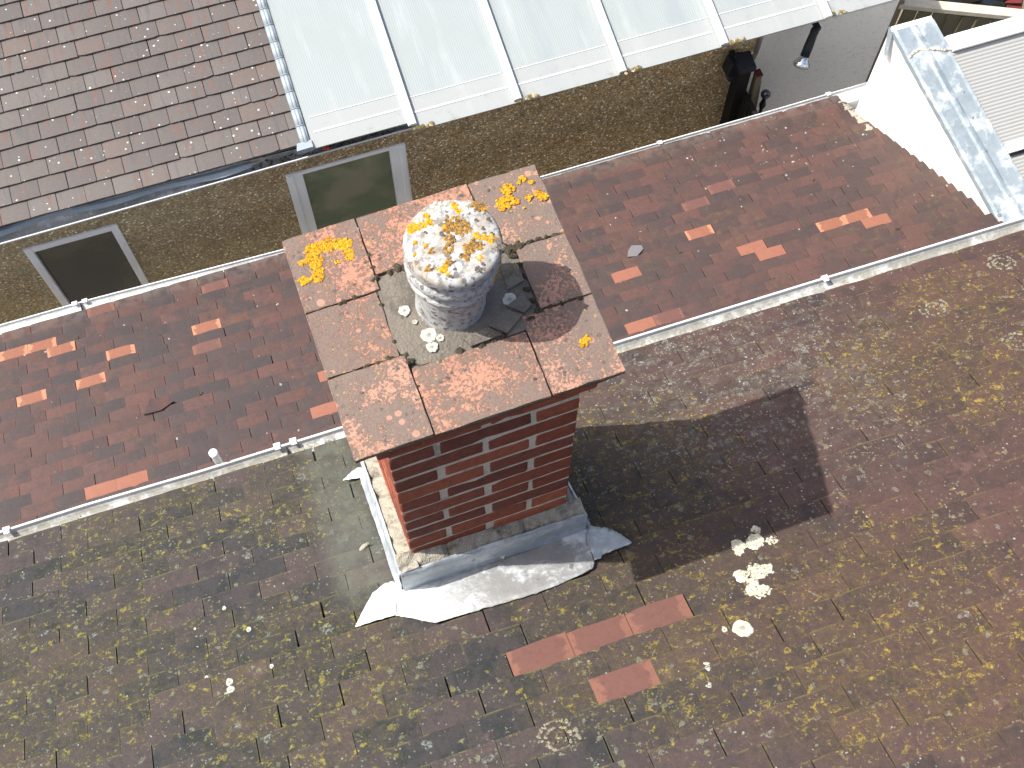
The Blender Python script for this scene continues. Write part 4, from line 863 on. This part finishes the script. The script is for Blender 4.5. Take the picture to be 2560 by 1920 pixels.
# ================================================================== NEIGHBOUR HOUSE
nb = thing('neighbour_house', 'neighbouring house with a brown pebbledash wall, two windows and a grey brown tile roof', 'house', (-.5, 3.8, -6.4))
FN = Frame(-4.414 - .022, RAD(-10.24), RAD(-1.55)); FN.DIR = -1; FN.cam = 1
rN = [(3.248 + .1128 * k, .1128 / math.cos(FN.phi), (-.128 - .155 if k % 2 else -.128 - .155 + .0815)) for k in range(0, 26)]
vx = lambda b_: -.068 - .0
fN, _ = lay(FN, rN, -4.0, .2, .163, .013, 44, edge_a=lambda b_: -.062, gap=.0035, big=.6)
under(fN, FN, rN[0][0], rN[0][1], -4.0, -.08, .163, .013, 7, rN[0][2] + .08); felt(fN, FN, -4.0, -.07, rN[0][0] + .012, 6.0); roofN = fN.build('roof', [TM_N, FELT], nb)
# dry verge units up the right edge
vm = M(); Lg = .128
prof = [(-.008, .012), (.0, .022), (.018, .026), (.040, .024), (.052, .012), (.054, -.045)]
for a_, b_ in zip(prof[:-1], prof[1:]):
    q = []
    for (pp, s_, dh) in ((a_, 0, .004), (b_, 0, .004), (b_, Lg, -.002), (a_, Lg, -.002)): q.append(FN.ex * pp[0] + FN.ed * s_ + FN.n * (pp[1] + dh))
    vm.face(q, sm=True)
q = [FN.ex * a_ + FN.n * (b_ + .004) for a_, b_ in prof]; vm.face(q)
VERG = plain('grey_plastic_verge', (.27, .31, .335), .45, .4, var=.08, scale=20, dirt=((.3, .32, .3), .4))
vu = vm.build('verge_unit', VERG, nb); vu.location = FN.at(-.070, rN[0][0], .010) - WORLD[nb.name]; vu.modifiers.new('thick', 'SOLIDIFY').thickness = .003
WORLD[vu.name] = Vector((0, 0, 0))
for k in range(1, 18):
    c = copy_part(vu, nb, FN.at(-.070, rN[k][0], .010))
m = M(); p0 = FN.at(-.070, rN[0][0], .002); m.prism([p0 + Vector((-.045, -.052, .0)), p0 + Vector((.056, -.052, .0)), p0 + Vector((.056, .0, .0)), p0 + Vector((-.03, .0, .0))], (0, 0, .035)); m.build('verge_end_cap', VERG, nb)
WPSI = -.026
def wall_pt(x, z, out=0.0): return Vector((x + WPSI * out * 0, 3.33 + WPSI * x - out, z))
def wbox(m, x0, x1, z0, z1, o0, o1):  # box on the wall plane between offsets o0..o1 in front of it
    m.prism([wall_pt(x0, z0, o0), wall_pt(x1, z0, o0), wall_pt(x1, z1, o0), wall_pt(x0, z1, o0)], (0, -(o1 - o0), 0))
m = M(); W1 = (-1.755, -1.183, -5.12, -4.225); W2 = (-.127, .644, -5.35, -4.205)
xs = [(-4.0, W1[0]), (W1[1], W2[0]), (W2[1], 3.02)]
for a_, b_ in xs: wbox(m, a_, b_, -6.395, -3.97, -.25, 0)
for W in (W1, W2): wbox(m, W[0], W[1], -6.395, W[2], -.25, -.001); wbox(m, W[0], W[1], W[3], -3.97, -.25, -.001)
wallN = m.build('wall', PEB, nb)
m = M(); rng = random.Random(2); pts = [(3.02, -6.395), (4.02, -6.395), (4.02, -4.02), (3.06, -4.02), (3.05, -4.25), (3.025, -4.4), (3.01, -4.5)]
m.prism([wall_pt(x, z, -.2) for x, z in pts], (0, -.215, 0)); m.build('rendered_wall', REND, nb)
m = M(); wbox(m, -4.0, -.02, -4.0, -3.845, .004, .022); wbox(m, -.02, .62, -4.0, -3.915, .004, .022); m.build('fascia', plain('shade_black_fascia', (.02, .02, .02), .6, .3), nb)  # shade of the gap under the eaves put into the black board colour
def window(W, fr, top, lb, glass, mull):
    x0, x1, z0, z1 = W; m = M()
    wbox(m, x0, x0 + fr, z0, z1, -.06, .012); wbox(m, x1 - fr, x1, z0, z1, -.06, .012); wbox(m, x0 + fr, x1 - fr, z1 - top, z1, -.06, .011); wbox(m, x0 + fr, x1 - fr, z0, z0 + .05, -.06, .011)
    root = thing('window', lb, None) if False else None
    f = m.build('window', UPVC, nb, .003); tag(f, lb)
    if mull:
        m = M()
        wbox(m, x0 + .012, x0 + fr * .42, z0 + .01, z1 - .006, .0125, .020); m.build('outer_frame', UPVC, f, .002); m = M(); wbox(m, x1 - fr * .42, x1 - .012, z0 + .01, z1 - .006, .0125, .020); m.build('outer_frame', UPVC, f, .002)
    m = M(); wbox(m, x0 + fr, x1 - fr, z0 + .05, z1 - top, -.03, -.018); m.build('pane', glass, f)
    m = M(); wbox(m, x0 - .02, x1 + .02, z0 - .03, z0 - .002, -.02, .05); m.build('sill', UPVC, f)
    return f
GL1 = mat_glass('dark_window_glass', (.012, .012, .008), (.05, .048, .03), 2.2); GL2 = mat_glass('green_obscured_glass', (.075, .115, .05), (.21, .20, .12), 3.0)  # alley reflection put into the dark pane colour, inside view into the green
window(W1, .048, .05, 'white framed window with nearly black glass, left one in the pebbledash wall', GL1, False)
window(W2, .105, .03, 'wide white framed window with greenish obscured glass, above the chimney top', GL2, True)
# gutter of the neighbour with sagging underlay
half_round('gutter', [(x, y + .05, z) for x, y, z in ((-4, 3.30, -3.92), (-1.8, 3.243, -3.922), (-1.4, 3.238, -3.925), (-1.0, 3.232, -3.924), (-.53, 3.222, -3.92), (-.14, 3.218, -3.922), (.29, 3.212, -3.925), (.60, 3.205, -3.925), (3.9, 3.12, -3.97))], .05, GUTN, nb, seed=6)
m = M(); rng = random.Random(17); n = 26
for i in range(n):
    def U(i_):
        f = i_ / n; x = -2.6 + 2.3 * f; sag = .012 * math.sin(f * 9) + .014 * math.sin(f * 21 + 1); y = 3.30 - .026 * x; return [Vector((x, y - .020 - sag * .4, -3.893)), Vector((x, y - .034 - sag * .7, -3.897 + sag * .3)), Vector((x, y - .052 - sag, -3.914 + sag * .2))]
    a_, b_ = U(i), U(i + 1)
    for k in range(2): m.face([a_[k], a_[k + 1], b_[k + 1], b_[k]], sm=True)
m.build('roof_underlay', plain('bluish_underlay', (.28, .33, .37), .6, .3, var=.2, scale=12), nb)
# leaves and twigs in the gutter
rng = random.Random(19); m = M()
for i in range(90):
    x = rng.uniform(-.3, .56); q = Vector((x, 3.262 - .026 * x + rng.uniform(-.03, .02), -3.948 + rng.uniform(-.006, .008))); flake(m, lambda a, b_, h: Vector((a, b_, q.z + h)), q.x, q.y, rng.uniform(.005, .014), rng, .006, 6)
tag(m.build('gutter_debris', mat_lichen('leaf_litter', (.06, .05, .035), (.2, .18, .13), (.34, .33, .28))), 'dark leaf litter lying in the gutter under the plastic roof', 'leaf litter', kind='stuff')
for i, (pts, lb) in enumerate([([(-.35, 3.268, -3.895), (-.27, 3.25, -3.885), (-.2, 3.262, -3.882), (-.13, 3.247, -3.89)], 'long bare twig lying in the neighbour gutter'), ([(-.24, 3.285, -3.89), (-.2, 3.262, -3.878), (-.16, 3.25, -3.886)], 'short forked twig lying in the neighbour gutter')]):
    m = M(); tube(m, pts, [.004, .0035, .003, .002][:len(pts)], 6); tag(m.build('twig', plain('grey_twig', (.36, .33, .28), .8, .2)), lb, 'twig')
m = M(); rng = random.Random(1)
for k in range(8): flake(m, lambda a, b_, h: Vector((a, b_, -3.925 + h + k * .002)), .148 + rng.uniform(-.012, .012), 3.232 + rng.uniform(-.012, .01), .013, rng, .008, 7)
tag(m.build('fallen_leaf', plain('red_leaf', (.55, .10, .05), .6, .3)), 'curled red fallen leaf lying in the gutter above the green window', 'leaf')

# ================================================================== PLASTIC LEAN-TO ROOF
cn = thing('plastic_canopy', 'white ribbed plastic sheet lean-to roof with white glazing bars along the neighbour wall', 'canopy roof', (1.9, 3.3, -4.0))
FP = Frame(-3.845 - 3.2 * math.tan(RAD(10)), RAD(-10), RAD(-1.5)); FP.DIR = -1; FP.cam = 0
bars = [.0, .589, 1.243, 1.915, 2.585, 3.28, 3.96]
for i in range(6):
    x0, x1 = bars[i] + (-.012 if i == 0 else .002), bars[i + 1] - .002; y0 = 3.20 if i == 0 else 3.149; dz = .012 if i == 0 else -.004 * (i > 1) - .004
    m = M(); n = 60
    for k in range(n):
        xa = x0 + (x1 - x0) * k / n; xb = x0 + (x1 - x0) * (k + 1) / n
        q = [FP.at(xa, y0, dz), FP.at(xb, y0, dz), FP.at(xb, 5.2, dz), FP.at(xa, 5.2, dz)]
        m.face(q, [(xa, 0), (xb, 0), (xb, 2.0), (xa, 2.0)])
    s = m.build('roof_sheet', POLY, cn); sd = s.modifiers.new('thick', 'SOLIDIFY'); sd.thickness = .012; sd.offset = -1
    for yy, ww in ((3.255 if i else 3.293, .012), (3.358 if i else 3.393, .005)):
        m = M(); m.prism([FP.at(x0 + .03, yy, dz - .001), FP.at(x1 - .03, yy, dz - .001), FP.at(x1 - .03, yy + ww, dz - .001), FP.at(x0 + .03, yy + ww, dz - .001)], FP.n * .004); m.build('beam_strip', plain('white_beam_strip', (.52, .525, .525), .4, .4, var=.03) if 'white_beam_strip' not in bpy.data.materials else bpy.data.materials['white_beam_strip'], s)  # white strips added on the sheet for the beams showing through from below
bm_ = M(); bw = .05
pr = [(-bw / 2, .0), (-bw / 2, .018), (-.012, .026), (.012, .026), (bw / 2, .018), (bw / 2, .0)]
P0 = [FP.ex * a_ + FP.n * h for a_, h in pr]; dv = -FP.ed * 0 + (FP.at(0, 2.0) - FP.at(0, 0.0))
for a_, b_ in zip(P0[:-1], P0[1:]): bm_.face([a_, b_, b_ + dv, a_ + dv][::-1])
bm_.face(P0)
GB = bm_.build('glazing_bar', WHITE, cn); GB.location = FP.at(bars[1], 3.178, .006) - WORLD[cn.name]
for i in range(2, 6): copy_part(GB, cn, FP.at(bars[i], 3.153 - .008 * (i == 5) + .006 * (i == 2), .002))
GB['label'] = None; del GB['label']
m = M(); rng = random.Random(31)   # grime and moss at the feet of the bars
for i in range(1, 6):
    for k in range(16): flake(m, lambda a, b_, h: FP.at(a, b_, h + .004), bars[i] + rng.uniform(.0, .13), 3.153 + rng.uniform(-.006, .012), rng.uniform(.005, .016), rng, .006, 7)
m.build('moss_tuft', mat_lichen('eaves_grime', (.10, .085, .03), (.24, .19, .08), (.55, .42, .32)), cn).__setitem__('kind', 'stuff')
m = M(); wbox(m, .62, 3.98, -3.99, -3.93, .02, .05); m.build('eaves_beam', WHITED, cn)

# ================================================================== WHITE ROOF UPSTAND WITH LEAD EDGE
up = thing('roof_upstand', 'white wedge shaped roof upstand with a lead capped edge and a grey ribbed panel', 'roof upstand', (3.8, 2.0, -4.0))
Pa, Pb = Vector((3.562, 1.348, -3.72)), Vector((3.354, 2.45, -3.325)); ex3 = Vector((1, -.026, 0)).normalized(); n3 = ex3.cross(Pb - Pa).normalized()
if n3.z < 0: n3 = -n3
lu = (Pb - Pa).normalized()   # up the capping
end_ = Vector((3.343, 2.512, -3.30)); near = Pa - lu * .5
m = M(); far = Pb + (Pb - Pa).normalized() * .058
poly = [near, far, Vector((far.x - .006, far.y + .0, -6.0)), Vector((near.x, near.y, -6.0))]
m.prism(poly, (.25, -.0065, 0)); m.build('cheek_wall', WALLW, up)
far2 = Pa + lu * 1.105 + ex3 * .25; near2 = near + ex3 * .25; m = M(); m.prism([near2, far2, Vector((far2.x, far2.y, -6.2)), Vector((near2.x, near2.y, -6.2))], ex3 * 1.35); m.build('kerb', WALLW, up)
# lead capping: strip widening down the slope, with a soft roll
m = M(); wid = [(-.50, .27), (0, .262), (.22, .249), (.60, .243), (1.02, .248), (1.09, .248), (1.215, .249)]
cols = [(-.012, -.03), (-.010, .004), (.03, .012), (.36, .012), (.42, .020), (.48, .018), (.56, .010), (.9, .012), (.97, .016), (1.0, .006), (1.0, -.03)]
rng = random.Random(23); rows_ = []
nU = 40
for k in range(nU + 1):
    s_ = -.5 + 1.715 * k / nU; ww = .25
    for (s0, w0), (s1, w1) in zip(wid[:-1], wid[1:]):
        if s0 <= s_ <= s1 + 1e-6: ww = w0 + (w1 - w0) * (s_ - s0) / (s1 - s0)
    step = .006 if s_ > 1.055 else 0
    rows_.append([Pa + lu * s_ + ex3 * (ww * cx if abs(cx) > .02 else cx) + n3 * (ch_ + step + rng.uniform(-.002, .002)) for cx, ch_ in cols])
for a_, b_ in zip(rows_[:-1], rows_[1:]):
    for k in range(len(cols) - 1): m.face([a_[k], a_[k + 1], b_[k + 1], b_[k]], sm=True)
m.face([p for p in rows_[-1]]); cap = m.build('lead_capping', LEADG, up)
m = M(); rng = random.Random(3)
for k in range(34):
    f = k / 33; q = Pa + lu * (1.045 + .02 * math.sin(f * 5) + rng.uniform(-.004, .004)) + ex3 * (.25 * f) + n3 * .016
    flake(m, lambda a, b_, h: q + ex3 * a + lu * b_ + n3 * h, 0, 0, rng.uniform(.004, .010), rng, .006, 6)
m.build('sealant_seam', CRM, cap)
m = M(); q = far + Vector((-.012, .004, .0)); m.prism([q, q + lu * -.05 + Vector((-.004, 0, -.004)), q + Vector((-.012, -.09, -.17)), q + Vector((-.01, -.055, -.17))], (.004, .003, 0)); m.build('lead_drip', LEADG, cap)
# panel and frame bars, lying in the sloping top
T3 = lambda a, b_, h=0: Pa + ex3 * a + lu * b_ + n3 * h
m = M(); m.face([T3(.20, -.5, .004), T3(1.58, -.5, .004), T3(1.58, 1.05, .004), T3(.20, 1.05, .004)], [(0, -.5), (1.4, -.5), (1.4, 1.05), (0, 1.05)]); m.build('ribbed_panel', RIBS, up)
def bar(s0, s1, a0, a1): 
    m = M(); m.prism([T3(a0, s0, .005), T3(a1, s0, .005), T3(a1, s1, .005), T3(a0, s1, .005)], n3 * .035); return m.build('frame_bar', WHITE, up, .004)
bar(1.005, 1.10, .249, 1.58); bar(.345, .405, .249, 1.58)
m = M(); m.prism([T3(.249, .325, .005), T3(1.58, .325, .005), T3(1.58, .344, .005), T3(.249, .344, .005)], n3 * .012); m.build('rubber_seal', BLACK, up)
# verge mortar between the red roof and the upstand
m = M(); rng = random.Random(11)
for k in range(20):
    f = k / 19; x = 3.30 + .02 * f; y = 2.62 - .30 * f
    flake(m, lambda a, b_, h: FB.P(a, b_, h + .008), x + .02, y, rng.uniform(.02, .035), rng, .012, 9)
m.build('verge_mortar', FILLET, ext)
# sealant along the near edge where the lead meets the gutter
# ================================================================== FENCE
fe = thing('timber_fence', 'weathered timber board fence with a pale top rail at the end of the alley', 'fence', (4.7, 3.3, -6.4))
d = Vector((.78, -.40, 0)).normalized(); s_ = Vector((.40, .78, 0)).normalized(); F0 = Vector((4.318, 3.51, -4.6))
RAIL = mat_wood('sun_bleached_rail', (.40, .35, .27), (.60, .54, .44), .25, 0); BRD = mat_wood('grey_brown_board', (.085, .070, .045), (.17, .145, .105), .35); PST = mat_wood('brown_post', (.13, .105, .07), (.24, .20, .145), .4)
m = M(); m.box(F0 + d * 1.1 + s_ * .022 + Vector((0, 0, -.008)), 2.2, .075, .04, (d, s_, Vector((0, 0, 1)))); m.build('rail', RAIL, fe, .003)
rng = random.Random(5); m = M(); m.box((0, 0, -.88), .098, .016, 1.74); bd = m.build('board', BRD, fe, .002)
bd.location = F0 + d * .10 - WORLD[fe.name] + Vector((0, 0, -.03)); bd.rotation_euler = (0, RAD(1), math.atan2(d.y, d.x) + .12)
for k in range(1, 20):
    c = copy_part(bd, fe, F0 + d * (.10 + .104 * k) + Vector((0, 0, -.03 + rng.uniform(-.01, .004)))); c.rotation_euler = (0, RAD(1), math.atan2(d.y, d.x) + .12 + rng.uniform(-.04, .04))
m = M(); m.box((4.31, 3.535, -5.48), .085, .085, 1.84); m.build('post', PST, fe, .004)
# ================================================================== SIDE GATE, LAMPS, CLUTTER IN THE ALLEY
gt = thing('side_gate', 'black timber side gate closing the alley below the plastic roof', 'gate', (2.93, 3.0, -6.4))
m = M(); m.box((2.93, 2.93, -5.42), .035, .40, 1.9); m.build('gate_panel', DARK, gt)
m = M()
for yy in (2.80, 2.90, 3.0): m.box((2.905, yy, -5.42), .012, .006, 1.88)
m.build('gate_batten', plain('worn_black_batten', (.035, .028, .018), .7, .2), gt)
m = M(); m.box((2.885, 3.13, -5.3), .085, .085, 2.2); gp = m.build('gate_post', DARK, gt, .004)
m = M(); m.prism([(2.825, 3.07, -4.2), (2.945, 3.07, -4.215), (2.945, 3.19, -4.185), (2.825, 3.19, -4.17)], (0, 0, .045)); m.build('post_cap', BLACK, gp, .006)
tp = thing('timber_post', 'slim brown timber post with a dull red top beside the black gate', 'post', (3.0, 3.12, -6.4))
m = M(); m.box((3.0, 3.11, -5.36), .038, .05, 2.1); m.build('shaft', PST, tp, .003)
m = M(); m.box((3.0, 3.11, -4.303), .042, .054, .012); m.build('red_top', plain('dull_red_paint', (.09, .016, .012), .6, .3), tp)
m = M(); m.prism([(3.025, 3.12, -4.42), (3.05, 3.12, -4.42), (3.075, 3.12, -4.72), (3.045, 3.12, -4.78)], (0, .03, 0)); m.build('brace', PST, tp)
bl = thing('garden_lamp', 'round grey ball on a black stem standing beside the gate', 'garden lamp', (3.1, 3.1, -6.4))
m = M(); lathe(m, [(.001, -.034), (.018, -.029), (.030, -.016), (.034, 0), (.030, .016), (.018, .029), (.001, .034)], (3.10, 3.10, -4.56), 20); m.build('ball', plain('grey_metal_ball', (.10, .11, .125), .25, .6, .6), bl)
m = M(); lathe(m, [(.02, -6.395), (.012, -6.3), (.012, -4.72), (.024, -4.68), (.014, -4.63), (.012, -4.58)], (3.10, 3.10, 0), 14); m.build('stem', BLACK, bl)
fl_ = thing('flood_light', 'small black box light fixed to the pebbledash wall under the plastic roof', 'light', (2.85, 3.2, -4.2))
m = M(); m.box((2.845, 3.185, -4.235), .105, .085, .14, (Vector((1, -.03, -.1)).normalized(), Vector((.03, 1, .1)).normalized(), Vector((.1, -.1, 1)).normalized())); m.build('housing', BLACK, fl_, .008)
m = M(); m.box((2.85, 3.24, -4.2), .03, .05, .04); m.build('bracket', BLACK, fl_); m = M(); m.box((2.845, 3.165, -4.33), .08, .05, .03); m.build('lens', plain('dark_blue_lens', (.03, .035, .06), .15, .6), fl_)
sp = thing('spot_lamp', 'black spot lamp with a silver reflector bulb hanging below the last glazing bar', 'lamp', (3.3, 3.15, -4.05))
T0, T1 = Vector((3.345, 3.12, -4.045)), Vector((3.255, 3.03, -4.185)); ax_ = (T1 - T0).normalized(); ay = ax_.orthogonal().normalized(); az = ax_.cross(ay)
m = M(); lathe(m, [(.012, -.03), (.026, -.02), (.028, .0), (.026, .02), (.028, .05), (.030, .10), (.030, .17)], T0, 20, ax=(ay, az, ax_)); m.build('housing', BLACK, sp)
m = M(); lathe(m, [(.030, .165), (.034, .18), (.052, .205), (.058, .222), (.050, .236), (.025, .246), (.004, .249)], T0, 24, ax=(ay, az, ax_)); m.build('bulb', plain('silvered_bulb', (.62, .66, .70), .15, .7, .85, var=.1), sp)
m = M(); m.box(T0 + Vector((.02, .05, .02)), .03, .12, .03); m.build('bracket', BLACK, sp)
# things beyond the fence at the top edge of the picture
def bag(x, y, r, lb, seed, mat, flat_=.7):
    bm = bmesh.new(); bmesh.ops.create_icosphere(bm, subdivisions=4, radius=1.0); rng = random.Random(seed); ph = [rng.uniform(0, 6) for _ in range(6)]
    for v in bm.verts:
        p = v.co.copy(); k = 1 + .10 * math.sin(5 * p.x + ph[0] + 3 * p.y) + .08 * math.sin(7 * p.y + ph[1] - 4 * p.z) + .06 * math.sin(11 * p.z + ph[2] + 5 * p.x) + .03 * math.sin(19 * p.x + 17 * p.y + ph[3])
        v.co = Vector((x, y, -6.395 + r * flat_)) + Vector((p.x * r * k, p.y * r * k, max(-r * flat_, p.z * r * flat_ * k + (.25 * r if p.z > .93 else 0))))
    bm.verts.index_update(); m = M(); m.mesh([v.co.copy() for v in bm.verts], [[v.index for v in f.verts] for f in bm.faces], sm=True); bm.free()
    return tag(m.build('bin_bag', mat), lb, 'bin bag', 'bin bags beyond the fence')
BAGM = plain('glossy_black_bag', (.018, .02, .024), .28, .6, var=.3)
bag(5.95, 4.62, .24, 'black bin bag, left one of two beyond the fence', 3, BAGM); bag(6.22, 4.50, .20, 'black bin bag, right one of two beyond the fence', 8, BAGM)
m = M(); ax3 = (Vector((.8, -.5, .2)).normalized(), Vector((.5, .8, 0)).normalized(), Vector((-.15, .1, 1)).normalized())
m.prism([Vector((6.30, 4.28, -6.39)), Vector((6.40, 4.20, -6.39)), Vector((6.46, 4.30, -6.33)), Vector((6.36, 4.38, -6.30))], (.0, .0, .12)); m.box((6.36, 4.30, -6.22), .14, .05, .02, ax3)
tag(m.build('plastic_crate', plain('red_plastic', (.13, .022, .018), .4, .4), None, .004), 'crumpled dull red plastic box beyond the fence beside the bin bags', 'box')
rng = random.Random(77); m = M()
for i in range(900):
    x = rng.uniform(6.2, 7.4); y = rng.uniform(3.6, 4.6); hh = rng.uniform(.02, .07); t = rng.random() * 6.28; dx, dy = math.cos(t) * .012, math.sin(t) * .012
    m.face([(x - dx * .2, y - dy * .2, -6.4), (x + dx * .2, y + dy * .2, -6.4), (x + dy, y - dx, -6.4 + hh)], t=(rng.random(), rng.random(), .5))
tag(m.build('grass', mat_lichen('dry_grass', (.10, .13, .03), (.28, .25, .10), (.34, .28, .15))), 'sparse dry grass on the garden soil beyond the fence', 'grass', kind='stuff')

# ------------------------------------------------------------------ lift the finished place so that the ground lies at z = 0
for o in S.objects:
    if o.parent is None and o is not camo and o is not suno: o.location.z += ZO
